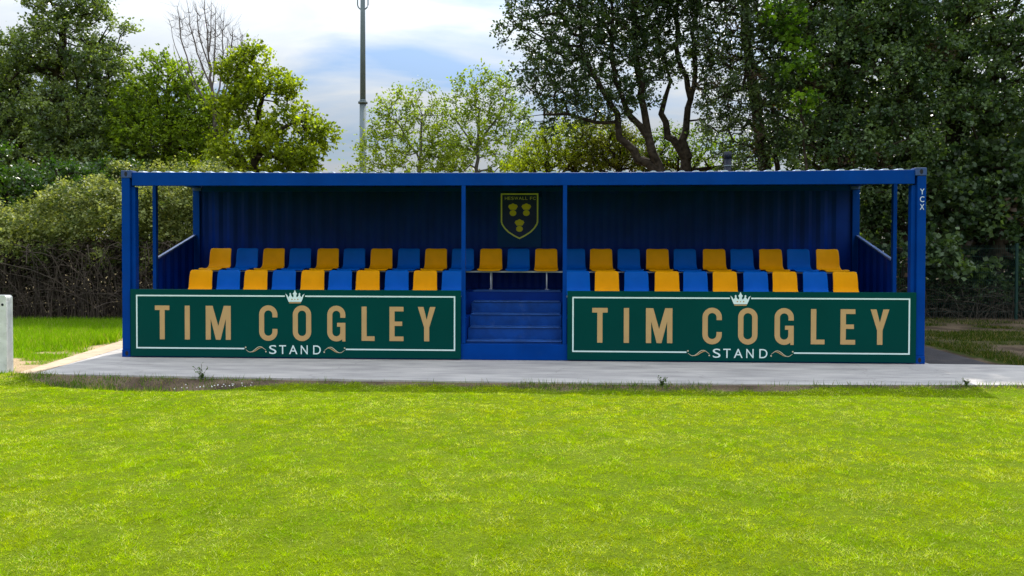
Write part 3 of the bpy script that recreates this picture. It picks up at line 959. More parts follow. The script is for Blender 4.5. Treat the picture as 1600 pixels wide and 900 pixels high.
def big_letters(word):
    """TIM COGLEY as condensed bold polygons, x,z in metres on the board"""
    m = MB(); z0, z1 = 0.285, 0.808; y0, y1 = -0.0415, -0.0385
    st = 0.078
    def T(a, b):
        c = (a + b) / 2
        m.prism([(a, z1), (a, z1 - 0.07), (c - st / 2, z1 - 0.07), (c - st / 2, z0), (c + st / 2, z0), (c + st / 2, z1 - 0.07), (b, z1 - 0.07), (b, z1)], y0, y1)
    if word == 1:
        m2 = m; T(0.55, 0.78)
        m.prism([(1.022, z1), (1.022, z0), (1.10, z0), (1.10, z1)], y0, y1)
        a, b = 1.352, 1.745; c = (a + b) / 2
        m.prism([(a, z1), (a, z0), (a + st, z0), (a + st, z1 - 0.20), (c - 0.036, z0), (c + 0.036, z0), (b - st, z1 - 0.20), (b - st, z0), (b, z0), (b, z1), (b - 0.108, z1), (c, z0 + 0.21), (a + 0.108, z1)], y0, y1)
        return m
    def bowl(a, b, za, zb, kind):
        w = st; r = (b - a - w) / 2; cx = (a + b) / 2
        zt_, zb_ = zb - w / 2 - r, za + w / 2 + r
        arc_t = [(cx + r * math.cos(t_), zt_ + r * math.sin(t_)) for t_ in np.linspace(0, PI, 13)]
        arc_b = [(cx + r * math.cos(t_), zb_ + r * math.sin(t_)) for t_ in np.linspace(PI, 2 * PI, 13)]
        if kind == 'O': m.ribbon(arc_t + arc_b, w, y0, y1, closed=True)
        if kind == 'C':
            m.ribbon([(cx + r, zb - 0.185)] + arc_t + arc_b + [(cx + r, za + 0.185)], w, y0, y1)
        if kind == 'G':
            m.ribbon([(cx + r, zb - 0.185)] + arc_t + arc_b + [(cx + r, zb_ + 0.03)], w, y0, y1)
            zm = za + 0.285
            m.prism([(cx + 0.012, zm), (cx + 0.012, zm - 0.06), (cx + r - w / 2 , zm - 0.06), (cx + r - w / 2, zb_ + 0.0305), (cx + r + w / 2, zb_ + 0.0305), (cx + r + w / 2, zm)], y0 - 0.0004, y1)
            m.prism([(cx + r - w / 2 + 0.03, zb_ + 0.03), (cx + r - w / 2 + 0.03, za), (cx + r + w / 2, za), (cx + r + w / 2, zb_ + 0.03)], y0 - 0.0008, y1)
    bowl(2.19, 2.475, z0 - 0.012, z1 + 0.012, 'C')
    bowl(2.715, 3.0, z0 - 0.012, z1 + 0.012, 'O')
    bowl(3.25, 3.53, z0 - 0.012, z1 + 0.012, 'G')
    m.prism([(3.78, z1), (3.78, z0), (3.98, z0), (3.98, z0 + 0.07), (3.858, z0 + 0.07), (3.858, z1)], y0, y1)
    zc = (z0 + z1) / 2
    m.prism([(4.21, z1), (4.21, z0), (4.425, z0), (4.425, z0 + 0.07), (4.288, z0 + 0.07), (4.288, zc - 0.03), (4.405, zc - 0.03), (4.405, zc + 0.036), (4.288, zc + 0.036), (4.288, z1 - 0.07), (4.425, z1 - 0.07), (4.425, z1)], y0, y1)
    a, b = 4.645, 4.915; c = (a + b) / 2
    m.prism([(a, z1), (c - st / 2, z0 + 0.21), (c - st / 2, z0), (c + st / 2, z0), (c + st / 2, z0 + 0.21), (b, z1), (b - 0.085, z1), (c, z0 + 0.325), (a + 0.085, z1)], y0, y1)
    return m


def scroll(m, g, xa, xb, flip):
    """calligraphic swash in two colours"""
    L_ = xb - xa; zc = 0.141
    def f(u, k):
        x = u if not flip else 1 - u
        return (xa + L_ * x, zc + k)
    s1 = []; wd = []
    for i in range(25):
        u = i / 24
        z = -0.042 * math.cos((u - 0.12) * 2.35 * PI * 0.86) if u > 0.0 else 0
        z = 0.042 * math.sin((u - 0.47) * PI * 2.05) * (1 if 0.1 < u < 0.85 else 0.9)
        s1.append(f(u * 0.92 + 0.04, z)); wd.append(0.005 + 0.006 * math.sin(PI * u))
    m.ribbon(s1, wd, -0.0412, -0.0385)
    s2 = []; wd = []
    for i in range(15):
        u = 0.26 + 0.5 * i / 14
        s2.append(f(u + 0.07, 0.036 * math.sin((u - 0.47) * PI * 2.0) - 0.008)); wd.append(0.004 + 0.008 * math.sin(PI * i / 14))
    g.ribbon(s2, wd, -0.0418, -0.0385)
    for (u, k) in ((0.035, 0.030), (0.965, -0.034)):
        q = f(u, k)
        m.prism([(q[0] + 0.012 * math.cos(t_), q[1] + 0.012 * math.sin(t_)) for t_ in np.arange(10) * PI / 5], -0.0423, -0.0385)


def name_board(ox, xl, xr, label):
    root = empty('name_board', (ox, 0, 0), label, 'sign', 'green name boards along the front of the stand')
    m = MB(); m.box(xl - ox, xr - ox, -0.038, -0.002, 0.022, 1.06)
    m.build('panel', M_GREEN, root, 0.003)
    for k in (1, 2): big_letters(k).build('large_lettering', M_GOLD, root)
    # white border, interrupted by the crown and the word below
    m = MB(); w = 0.021; y0, y1 = -0.0405, -0.0385
    xa, xb, za, zb = 0.262, 5.205, 0.152, 0.962
    m.ribbon([(1.955, za), (xa, za), (xa, zb), (2.592, zb)], w, y0, y1)
    m.build('border_line', M_WHITE, root); m = MB()
    m.ribbon([(2.905, zb), (xb, zb), (xb, za), (3.535, za)], w, y0, y1)
    m.build('border_line', M_WHITE, root)
    m = MB()
    for ch, (xa, xb) in zip('STAND', ((2.345, 2.458), (2.50, 2.608), (2.655, 2.785), (2.838, 2.945), (3.03, 3.148))):
        put_glyph(m, ch, xa, xb, 0.072, 0.208, -0.0412, -0.0385)
    m.build('small_lettering', M_WHITE, root)
    for (sa, sb, fl_) in ((1.965, 2.305, False), (3.19, 3.53, True)):
        m = MB(); g = MB(); scroll(m, g, sa, sb, fl_)
        s_ = m.build('scroll', M_SCROLL, root); g.build('scroll_gold', M_GOLD, s_)  # second swash in gold, the ornament's own colour
    # crown
    m = MB(); c = 2.748
    base = 0.875
    P = [(-0.098, base), (-0.118, base + 0.045), (-0.148, base + 0.125), (-0.122, base + 0.105), (-0.10, base + 0.068), (-0.078, base + 0.105), (-0.086, base + 0.122), (-0.072, base + 0.138), (-0.058, base + 0.122),
         (-0.062, base + 0.105), (-0.038, base + 0.07), (-0.022, base + 0.075), (-0.020, base + 0.105), (-0.036, base + 0.122), (-0.018, base + 0.142), (0, base + 0.182)]
    P = P + [(-x, z) for x, z in reversed(P[:-1])]
    m.prism([(c + x, z) for x, z in P], -0.0412, -0.0385)
    for xx, r_ in ((-0.045, 0.010), (0.045, 0.010)):
        pass
    cr_ = m.build('crown_emblem', M_WHITE, root)
    m = MB()
    for xx, r_ in ((-0.046, 0.010), (0.0, 0.008), (0.046, 0.010)):
        m.prism([(c + xx + r_ * 1.2 * math.cos(t_), base + 0.038 + r_ * math.sin(t_)) for t_ in np.arange(10) * PI / 5], -0.0418, -0.0405)
    m.box(c - 0.09, c + 0.09, -0.0417, -0.0385, base - 0.022, base - 0.006)
    m.build('crown_jewels', M_GOLD, cr_)
    return root


name_board(0.0, 0.16, 5.30, 'green board reading TIM COGLEY STAND, left of the aisle steps')
name_board(6.735, 6.912, 12.04, 'green board reading TIM COGLEY STAND, right of the aisle steps')

# ------------------------------------------------------------------ club crest on the back wall
cr0 = empty('club_crest', (6.10, D_ - 0.075, 0), 'shield shaped yellow and dark blue club crest on the back wall', 'crest')
m = MB(); m.box(-0.40, 0.40, -0.016, -0.004, 1.74, 2.66); m.build('backing_board', M_CRBACK, cr0)
sh = [(-0.335, 2.735), (-0.335, 2.20)] + [(-0.335 + 0.335 * (t_ ** 1.35), 2.20 - 0.31 * t_) for t_ in np.linspace(0.1, 1, 8)]
zt0, zb0 = 2.715, 1.905
sh = [(-0.33, zt0), (-0.33, 2.205), (-0.315, 2.16), (-0.27, 2.09), (-0.20, 2.02), (-0.10, 1.955), (0, zb0)]
shf = sh + [(-x, z) for x, z in reversed(sh[:-1])]
m = MB(); m.prism(shf, -0.03, -0.017); m.build('shield', M_CREST, cr0)
m = MB(); m.ribbon(shf, 0.026, -0.034, -0.0305, closed=True); m.build('outline', M_CRLINE, cr0)
for (sx_, sz_) in ((-0.12, 2.44), (0.125, 2.44), (0.0, 2.15)):
    m = MB()
    q = [(-0.05, -0.01), (-0.085, 0.055), (-0.045, 0.075), (0, 0.10), (0.045, 0.075), (0.085, 0.055), (0.05, -0.01)]
    q = [(-0.052, -0.012), (-0.088, 0.045), (-0.07, 0.078), (-0.03, 0.09), (0, 0.108), (0.03, 0.09), (0.07, 0.078), (0.088, 0.045), (0.052, -0.012)]
    m.prism([(sx_ + x, sz_ + z) for x, z in q], -0.034, -0.0305)
    m.prism([(sx_ + 0.062 * math.cos(t_), sz_ - 0.072 + 0.055 * math.sin(t_)) for t_ in np.arange(14) * PI / 7], -0.0336, -0.0305)
    m.build('sheaf', M_CRGOLD, cr0)
m = MB(); x = -0.268; wch = {'H': .048, 'E': .042, 'S': .046, 'W': .068, 'A': .056, 'L': .040, 'F': .042, 'C': .05, ' ': .02}
for ch in 'HESWALL FC':
    if ch != ' ': put_glyph(m, ch, x, x + wch[ch], 2.61, 2.665, -0.0336, -0.0305)
    x += wch[ch] + 0.0125
m.build('lettering', M_CRLINE, cr0)

# ------------------------------------------------------------------ bench frames carrying the seats


def bench(xa, xb, yf, zr, zfloor, legs, label):
    root = empty('bench_frame', (xa, yf, zfloor), label, 'bench frame', 'steel bench frames under the plastic seats')
    for yy in (0.0, 0.22):
        m = MB(); m.box(0, xb - xa, yy, yy + 0.04, zr - 0.022 - zfloor, zr - zfloor)
        m.build('rail', M_GALV, root, 0.003)
    for lx in legs:
        m = MB(); m.tube([(lx - xa, 0.018, 0.004), (lx - xa, 0.018, zr - 0.022 - zfloor)], 0.0125, 8)
        m.box(lx - xa - 0.03, lx - xa + 0.03, -0.02, 0.056, 0.0, 0.006)
        m.build('leg', M_GALV, root)
        m = MB(); m.tube([(lx - xa, 0.24, 0.004), (lx - xa, 0.24, zr - 0.022 - zfloor)], 0.0125, 8)
        m.build('leg', M_GALV, root)


bench(0.35, 11.85, 1.60, 1.318, 1.006, [5.63, 6.60], 'long galvanised frame under the rear row of seats')
bench(0.5, 5.25, 0.62, 0.945, 0.622, [0.7, 1.9, 3.1, 4.3, 5.1], 'galvanised frame under the front row, left of the aisle')
bench(6.92, 11.75, 0.62, 0.945, 0.622, [7.0, 8.2, 9.4, 10.6, 11.6], 'galvanised frame under the front row, right of the aisle')

# ------------------------------------------------------------------ seats


def seat_shell():
    # profile (y, z) from the rolled front lip over the pan and up the back
    pr = [(-0.035, -0.018), (-0.045, 0.002), (-0.035, 0.018), (0.0, 0.028), (0.08, 0.020), (0.18, 0.010), (0.27, 0.010), (0.335, 0.028), (0.372, 0.07), (0.388, 0.13),
          (0.40, 0.20), (0.412, 0.27), (0.425, 0.33), (0.437, 0.365), (0.452, 0.380), (0.462, 0.376)]
    hw = [0.165, 0.198, 0.208, 0.213, 0.214, 0.214, 0.212, 0.208, 0.202, 0.199, 0.197, 0.196, 0.195, 0.194, 0.191, 0.184]
    nu = 13
    vs = []
    for i, ((y, z), h) in enumerate(zip(pr, hw)):
        for j in range(nu):
            u = -1 + 2 * j / (nu - 1)
            cx_ = h * (u * 0.97 + 0.03 * u ** 3)
            back = sstep(7, 10, i); pan = 1 - back
            dz = 0.014 * abs(u) ** 3 * pan * (1 if i > 3 else 0.2) 
            dyy = -0.028 * abs(u) ** 2.2 * back
            if i >= 12: dz += 0.010 * abs(u) ** 2 * (1 - abs(u) ** 10) - 0.010 * abs(u) ** 14
            vs.append((cx_, y + dyy, z + dz))
    n = len(pr)
    fs = [(i * nu + j, i * nu + j + 1, (i + 1) * nu + j + 1, (i + 1) * nu + j) for i in range(n - 1) for j in range(nu - 1)]
    return vs, fs


def make_seat(mat):
    root = empty('stadium_seat')
    vs, fs = seat_shell()
    m = MB(); m.add(vs, fs, True)
    o = m.build('seat_shell', mat, root)
    s_ = o.modifiers.new('solid', 'SOLIDIFY'); s_.thickness = 0.011; s_.offset = -1
    su = o.modifiers.new('sub', 'SUBSURF'); su.levels = 1; su.render_levels = 1
    m = MB()
    for xx in (-0.10, 0.06): m.box(xx, xx + 0.04, 0.0, 0.28, -0.014, 0.004)
    m.build('mounting_bracket', M_GALV, root)
    return root


def dup(root):
    r = root.copy(); COL.objects.link(r)
    for ch in root.children:
        c = ch.copy(); COL.objects.link(c); c.parent = r
    return r


ORD = ['first', 'second', 'third', 'fourth', 'fifth', 'sixth', 'seventh', 'eighth', 'ninth', 'tenth', 'eleventh', 'twelfth']
protos = {}


def place_seat(colour, x, y, z, label):
    if colour not in protos:
        protos[colour] = make_seat(M_YEL if colour == 'yellow' else M_SBLU); o = protos[colour]
    else:
        o = dup(protos[colour])
    o.location = (x + random.uniform(-0.006, 0.006), y + random.uniform(-0.004, 0.004), z)
    o.rotation_euler = (0, 0, random.uniform(-0.02, 0.02))
    tag(o, label, 'seat', 'yellow and blue plastic seats in the stand')


cnt_ = {'yellow': 0, 'blue': 0}
for i in range(23):
    c_ = 'yellow' if i % 2 == 0 else 'blue'
    lab = '%s plastic seat in the rear row, %s %s from the left' % (c_, ORD[cnt_[c_]], c_)
    cnt_[c_] += 1
    place_seat(c_, 0.70 + 0.4905 * i, 1.545, 1.333, lab)
for side in (0, 1):
    cnt_ = {'yellow': 0, 'blue': 0}
    for i in range(10):
        c_ = ('yellow', 'blue')[(i + side) % 2]
        if side == 0:
            lab = '%s seat in the front row left of the aisle, %s %s from the left' % (c_, ORD[cnt_[c_]], c_)
            x = 0.80 + 0.474 * i
        else:
            lab = '%s seat in the front row right of the aisle, %s %s from the steps' % (c_, ORD[cnt_[c_]], c_)
            x = 7.115 + 0.4775 * i
        cnt_[c_] += 1
        place_seat(c_, x, 0.565, 0.960, lab)

# ------------------------------------------------------------------ flue pipe, mast, white post, fence
fl = empty('flue_pipe', (10.26, 4.0, -0.06), 'black flue pipe standing behind the roof, highlight added as a grey band', 'pipe')
m = MB(); m.tube([(0, 0, 0), (0, 0, 3.62)], 0.074, 16); m.build('pipe_body', M_BLACK, fl)
m = MB(); m.tube([(0, 0, 3.622), (0, 0, 3.76)], 0.082, 16); m.build('pipe_cap', M_BLACK, fl)
m = MB(); m.tube([(0, 0, 3.46), (0, 0, 3.485)], 0.078, 16); m.build('highlight_band', M_MAST, fl)  # grey band added to carry the pipe's highlight

mx0 = at(567, 160, 22.0)
fm = empty('floodlight_mast', (mx0[0], 22.0, -0.1), 'tall grey floodlight mast rising behind the stand roof', 'mast')
m = MB(); m.tube([(0, 0, 0), (0, 0, 8.6)], [0.19, 0.145], 16); m.build('lower_pole', M_MAST, fm)
m = MB(); m.tube([(0, 0, 8.56), (0, 0, 8.64)], 0.215, 16); m.tube([(0, 0, 8.64), (0, 0, 8.72)], 0.15, 16); m.build('flange', M_MAST, fm)
m = MB(); m.tube([(0, 0, 8.7), (0, 0, 15.4)], [0.128, 0.095], 16); m.build('upper_pole', M_MAST, fm)
m = MB()
ub = [(-0.24, 0, 13.5), (-0.24, 0, 13.05)] + [(-0.24 * math.cos(t_), 0, 13.05 - 0.25 * math.sin(t_)) for t_ in np.linspace(0.2, PI - 0.2, 9)] + [(0.24, 0, 13.05), (0.24, 0, 13.5)]
m.tube(ub, 0.03, 6); m.build('cable_bracket', M_MAST, fm)
m = MB(); m.box(-0.9, 0.9, -0.05, 0.05, 15.38, 15.48); m.build('cross_arm', M_MAST, fm)
for xx in (-0.65, 0.65):
    m = MB(); m.box(xx - 0.25, xx + 0.25, -0.3, 0.1, 15.5, 15.85); m.build('floodlight', M_MAST, fm, 0.03)

wp = empty('concrete_post', (-0.775, -1.50, -0.07), 'white painted concrete post with a bolt hole at the left edge', 'post')
m = MB()
pr = [(-0.095, 0), (0.095, 0), (0.09, 1.055)] + [(0.065 + 0.025 * math.cos(a_), 1.07 + 0.03 * math.sin(a_)) for a_ in np.linspace(0.2, PI / 2, 5)] + [(-0.09, 1.10)]
m.prism(pr, -0.06, 0.06)
po = m.build('post_body', M_CONC, wp, 0.012)
m = MB(); m.prism([(0.05 + 0.018 * math.cos(t_), 0.985 + 0.018 * math.sin(t_)) for t_ in np.arange(12) * PI / 6], -0.0625, -0.058)
m.build('bolt_hole', M_HOLE, wp)

# welded mesh fence at the right
fe = empty('mesh_fence', (float(at(1588, 450, 8.0)[0]), 8.0, -0.06), 'dark green welded mesh fence in front of the trees on the right', 'fence')
for i in range(-3, 3):
    x0 = i * 3.0
    m = MB(); m.box(x0 - .03, x0 + .03, -0.03, 0.03, 0, 1.98); m.build('post', M_FENCE, fe, 0.005)
    A, B = [], []
    for q in range(59):
        xx = x0 + 0.05 + 0.05 * q; A.append((xx, -0.034, 0.03)); B.append((xx, -0.034, 1.93))
    for q in range(10):
        zz = 0.05 + 0.2 * q; A.append((x0 + .02, -0.040, zz)); B.append((x0 + 2.98, -0.040, zz))
    A = np.array(A); B = np.array(B)
    V, Fc = edge_tubes(A, B, np.full(len(A), 0.0035), np.full(len(A), 0.0035), 4)
    np_mesh('mesh_panel', V, Fc, M_FENCE, fe)

# ------------------------------------------------------------------ trees and hedges
DK = (0.055, 0.088, 0.028); DK2 = (0.20, 0.245, 0.08)
# A: big dark broadleaf, far left
tree('broadleaf_tree', 'large dark glossy-leaved tree at the far left behind the hedge', 'tree',
     [[(70, 480, 12, .2), (78, 330, 12, .16), (85, 200, 12, .12), (95, 80, 12, .08), (100, 10, 12, .04)]],
     [(95, 15, 12, 1.1, 1.1, 1.0), (60, 15, 12, .5, .5, .5), (140, 15, 12, .6, .6, .4), (100, 80, 12, 1.5, 1.5, 1.0), (45, 100, 12, 1.1, 1.2, .9), (160, 60, 12, .7, .7, .35), (185, 45, 12, .35, .4, .15), (150, 110, 12, 1.1, 1.1, .7), (192, 85, 12, .4, .4, .3), (5, 120, 12, .8, 1, .7), (20, 175, 12, 1.8, 1.6, 1.0), (120, 190, 12, 1.8, 1.7, 1.1), (190, 150, 12, .5, .6, .5),
      (40, 250, 11.5, 2.4, 1.8, 1.4), (140, 255, 11.5, 2.0, 1.6, 1.2), (-70, 150, 12, 1.8, 2, 1.8), (-60, 260, 12, 2.2, 2, 2)],
     sep=.32, cs=1.25, kk=(.66, .44), twigs=7, per=10, tlen=.42, leaf=.105, col=DK, col2=DK2, mat=M_LEAFD, shell=.3, clumpcol=.35, dy=2.2)
tree('dark_shrub', 'dark round shrub between hedge and trees at the left', 'shrub',
     [[(20, 480, 8.5, .06), (25, 400, 8.5, .04)], [(22, 470, 8.5, .05), (60, 400, 8.5, .04), (75, 370, 8.5, .03)]],
     [(15, 310, 8.3, 1.4, .9, 1.0), (80, 300, 9, 1.5, 1, .9), (-40, 300, 8.5, 1.5, 1, 1.4), (150, 300, 9.3, 1.4, 1, .9)],
     sep=.28, cs=.9, twigs=6, per=10, tlen=.34, leaf=.10, col=(.024, .058, .012), col2=(.07, .13, .02), mat=M_LEAFD)
# B: mid green trees left of the stand
tree('broadleaf_tree', 'mid green tree with bright top directly left of the bare tree', 'tree',
     [[(255, 480, 13.2, .10), (258, 330, 13.2, .07), (262, 200, 13.0, .04), (262, 130, 12.6, .015)]],
     [(232, 108, 12, .45, .5, .4), (275, 100, 12, .5, .5, .3), (265, 135, 12, .8, .8, .6), (215, 165, 12, .7, .7, .8), (295, 145, 12, .6, .6, .5), (240, 225, 12, 1.5, 1.2, 1.3), (310, 205, 12, 1.0, 1, 1.0), (330, 180, 12, .5, .6, .6), (330, 265, 12, 1.2, 1, .8)],
     sep=.29, cs=1.05, kk=(.76, .55), twigs=6, per=10, tlen=.36, leaf=.105, col=(.08, .13, .014), col2=(.23, .31, .03), shell=.3, clumpcol=.35, dy=2)
# C: bare tree
BARE = [[(345, 480, 13.5, .10), (338, 260, 13.5, .085), (334, 190, 13.5, .06), (329, 120, 13.5, .035), (323, 50, 13.5, .02), (320, 0, 13.5, .008)]]
for (bx, by, tx, ty) in ((334, 175, 264, 30), (334, 190, 277, 10), (331, 140, 292, 0), (329, 110, 306, 5), (331, 150, 337, 12), (335, 195, 350, 15), (337, 215, 364, 40), (338, 225, 380, 55), (339, 235, 391, 80), (338, 210, 356, 60), (336, 215, 270, 70), (327, 80, 330, 5)):
    BARE.append([(bx, by, 13.5, .028), (bx + (tx - bx) * .62, by + (ty - by) * .42, 13.5, .018), (bx + (tx - bx) * .88, by + (ty - by) * .72, 13.5, .012), (tx, ty, 13.5, .005)])
tree('bare_tree', 'leafless grey tree fanning up against the sky at the left', 'tree',
     BARE,
     [(322, 40, 13.5, .7, .5, .8), (350, 70, 13.5, .7, .5, .8), (292, 45, 13.5, .4, .4, .7), (372, 85, 13.5, .4, .4, .7), (335, 100, 13.5, .9, .5, .6), (385, 85, 13.5, .15, .2, .4), (275, 30, 13.5, .2, .3, .5)],
     sep=.20, twigs=3, per=0, tlen=.36, bark=M_TWIGG, r0=.0052, wig=.03, spread=.4, twig_geo=True, shell=.1)
# D: yellow-green maple
tree('maple_tree', 'yellow-green maple leaning over the left part of the stand roof', 'tree',
     [[(385, 480, 10.9, .10), (390, 330, 10.9, .07), (400, 230, 10.9, .05), (410, 140, 10.7, .015)], [(395, 260, 10.5, .06), (440, 200, 10.5, .04), (470, 190, 10.5, .02)], [(392, 270, 10.5, .06), (350, 200, 10.5, .03)]],
     [(400, 105, 10.5, .7, .7, .5), (375, 120, 10.5, .6, .6, .6), (420, 145, 10.5, .9, .8, .7), (400, 168, 10.2, .8, .6, .6), (385, 185, 10.5, 1.0, .9, .9), (450, 160, 10.5, .4, .5, .5), (445, 205, 10.5, 1.1, .9, .7), (490, 205, 10.5, .5, .5, .4), (505, 215, 10.5, .3, .3, .22),
      (480, 235, 10.5, .6, .6, .45), (420, 240, 10.5, 1.2, 1, .7), (360, 250, 10.5, 1.0, .9, .8), (465, 258, 10.5, .9, .8, .45), (430, 268, 10.5, 1.0, .8, .5)],
     sep=.28, cs=.95, kk=(.66, .45), twigs=6, per=8, tlen=.34, leaf=.115, col=(.10, .14, .010), col2=(.27, .32, .025), shell=.3, wid=.42, bark=M_BARK, dy=1.6, clumpcol=.35, r0=.009)
# E: pale wispy trees far behind
tree('young_tree', 'pale wispy young tree right of the floodlight mast', 'tree',
     [[(650, 420, 18, .11), (655, 260, 18, .08), (660, 180, 18, .04)], [(655, 250, 18, .05), (620, 190, 18, .03)]],
     [(625, 165, 18, .9, .8, .8), (655, 150, 18, .7, .7, .7), (600, 190, 18, .8, .7, .6), (675, 180, 18, .8, .8, .9), (640, 215, 18, 1.4, 1, 1.0), (590, 230, 18, .9, .8, .6), (560, 255, 18, .5, .5, .25), (690, 230, 18, 1.1, .9, .8), (630, 255, 18, 1.6, 1, .5)],
     sep=.38, twigs=6, per=8, tlen=.46, leaf=.12, sh=14, col=(.11, .16, .02), col2=(.24, .30, .04), shell=.2, drop=.20, bark=M_BARKG, wid=.30, r0=.0065, wig=.06)
tree('young_tree', 'pale wispy young tree halfway between mast and the dark leaning tree', 'tree',
     [[(745, 420, 17.5, .12), (745, 260, 17.5, .08), (750, 170, 17.5, .04)], [(745, 230, 17.5, .06), (785, 170, 17.5, .03), (792, 135, 17.5, .015)], [(745, 240, 17.5, .05), (715, 190, 17.5, .03)]],
     [(740, 128, 17.5, .7, .6, .5), (775, 125, 17.5, .8, .6, .5), (720, 160, 17.5, .7, .7, .8), (770, 165, 17.5, .9, .8, .8), (745, 195, 17.5, 1.1, .9, .9), (800, 190, 17.5, .7, .7, .8), (790, 230, 17.5, 1.3, 1, .9), (730, 240, 17.5, 1.4, 1, .8), (810, 255, 17.5, 1.2, 1, .5)],
     sep=.38, twigs=6, per=8, tlen=.46, leaf=.12, sh=10, col=(.10, .15, .018), col2=(.22, .28, .035), shell=.2, drop=.18, bark=M_BARKG, wid=.30, r0=.0065, wig=.06)
# F: yellow-green bushes behind the middle of the roof
tree('bush', 'yellow-green rounded bush seen above the middle of the roof', 'shrub',
     [[(870, 420, 14, .08), (872, 300, 14, .05)]],
     [(885, 222, 14, 1.1, .9, .6), (848, 245, 14, .9, .8, .5), (925, 230, 14, 1.1, .9, .7), (900, 205, 14, .6, .6, .3), (880, 262, 14, 1.6, 1, .6), (830, 268, 14, .9, .8, .4)],
     sep=.30, twigs=6, per=9, tlen=.32, leaf=.09, col=(.12, .16, .010), col2=(.26, .30, .02))
tree('bush', 'dull olive bush behind the foot of the leaning tree', 'shrub',
     [[(965, 420, 13.5, .08), (960, 300, 13.5, .05)]],
     [(945, 222, 13.5, 1.0, .9, .7), (975, 240, 13.5, 1.0, .9, .7), (940, 255, 13.5, 1.2, 1, .6), (1000, 262, 13.5, 1.0, .8, .5)],
     sep=.30, twigs=6, per=9, tlen=.34, leaf=.085, col=(.07, .08, .014), col2=(.15, .16, .025))
tree('bush', 'bright green bush between the two dark trunks', 'shrub',
     [[(1080, 420, 13.5, .08), (1080, 300, 13.5, .05)]],
     [(1050, 232, 13.5, .8, .8, .7), (1095, 240, 13.5, 1.2, .9, .7), (1150, 250, 13.5, 1.2, .9, .6), (1050, 262, 13.5, 1.0, .9, .4), (1010, 240, 13.5, .8, .8, .5)],
     sep=.36, twigs=5, per=9, tlen=.34, leaf=.095, col=(.07, .12, .012), col2=(.16, .23, .025))
# G: the dark leaning trees
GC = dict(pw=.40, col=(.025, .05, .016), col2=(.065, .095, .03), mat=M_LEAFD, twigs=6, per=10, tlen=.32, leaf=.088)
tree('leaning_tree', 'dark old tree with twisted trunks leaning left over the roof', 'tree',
     [[(1040, 420, 10, .20), (1036, 300, 10, .18), (1030, 262, 10, .155), (1018, 232, 10, .13), (1009, 190, 10, .105), (1002, 150, 10, .09), (998, 110, 10, .08), (992, 70, 10, .07), (990, 10, 10, .05), (980, -70, 10, .03)],
      [(1030, 270, 10, .15), (1000, 247, 10, .125), (972, 212, 10, .10), (962, 180, 10, .085), (948, 150, 10, .07), (925, 110, 10, .05), (905, 70, 10, .03)],
      [(1012, 215, 10, .10), (985, 180, 10, .09), (965, 145, 10, .07), (958, 90, 10, .05), (955, 20, 10, .03)],
      [(965, 190, 10, .045), (930, 190, 10, .03), (885, 180, 10, .02), (850, 178, 10, .008)]],
     [(845, 25, 10, 1.0, .9, .7), (810, 10, 10, .55, .5, .35), (795, 52, 10, .35, .4, .2), (870, 70, 10, 1.1, 1.0, .9), (850, 115, 10, .8, .8, .7), (900, 120, 10, 1.3, 1.1, 1.0), (930, 60, 10, 1.4, 1.2, 1.1), (900, 5, 10, 1.4, 1.2, .8), (850, 155, 10, .6, .7, .5), (845, 185, 10, .5, .5, .25),
      (895, 170, 10, .9, .8, .5), (945, 150, 10, .9, .9, .7), (975, 95, 10, 1.1, 1.1, 1.1), (985, 150, 9.8, .8, .7, .6), (915, 150, 10, .9, .8, .6), (1035, 110, 10, .4, .5, .4), (970, 10, 10, 1.6, 1.4, 1.4), (900, -60, 10, 1.8, 1.4, 1.2), (1000, -70, 10, 1.6, 1.4, 1.2), (1015, 60, 10, .7, .8, .9)],
     sep=.34, shell=.25, drop=.14, wig=.22, r0=.009, **GC)
tree('leaning_tree', 'dark forked tree right of the leaning one, sky showing between its limbs', 'tree',
     [[(1090, 420, 10.6, .22), (1082, 300, 10.6, .18), (1073, 255, 10.6, .15), (1068, 222, 10.6, .12), (1072, 188, 10.6, .10), (1077, 155, 10.6, .09), (1072, 122, 10.6, .08), (1064, 90, 10.6, .07), (1058, 50, 10.6, .06), (1060, 0, 10.6, .05), (1065, -60, 10.6, .03)],
      [(1072, 250, 10.6, .13), (1045, 208, 10.6, .105), (1030, 178, 10.6, .085), (1040, 150, 10.6, .07), (1052, 128, 10.6, .05), (1040, 100, 10.6, .04), (1028, 50, 10.6, .025)],
      [(1080, 150, 10.6, .08), (1088, 100, 10.6, .07), (1082, 50, 10.6, .06), (1094, 0, 10.6, .04)]],
     [(1045, 30, 10.6, .9, .9, 1.0), (1090, 20, 10.6, 1.2, 1.1, 1.0), (1050, -50, 10.6, 1.8, 1.4, 1.3), (1105, 80, 10.6, .8, .8, .9), (1030, 95, 10.6, .5, .6, .5), (1120, 130, 10.6, .6, .7, .8), (1115, 180, 10.6, .5, .6, .5), (1060, 90, 10.6, .5, .6, .5)],
     sep=.36, shell=.25, drop=.17, wig=.24, r0=.009, **GC)
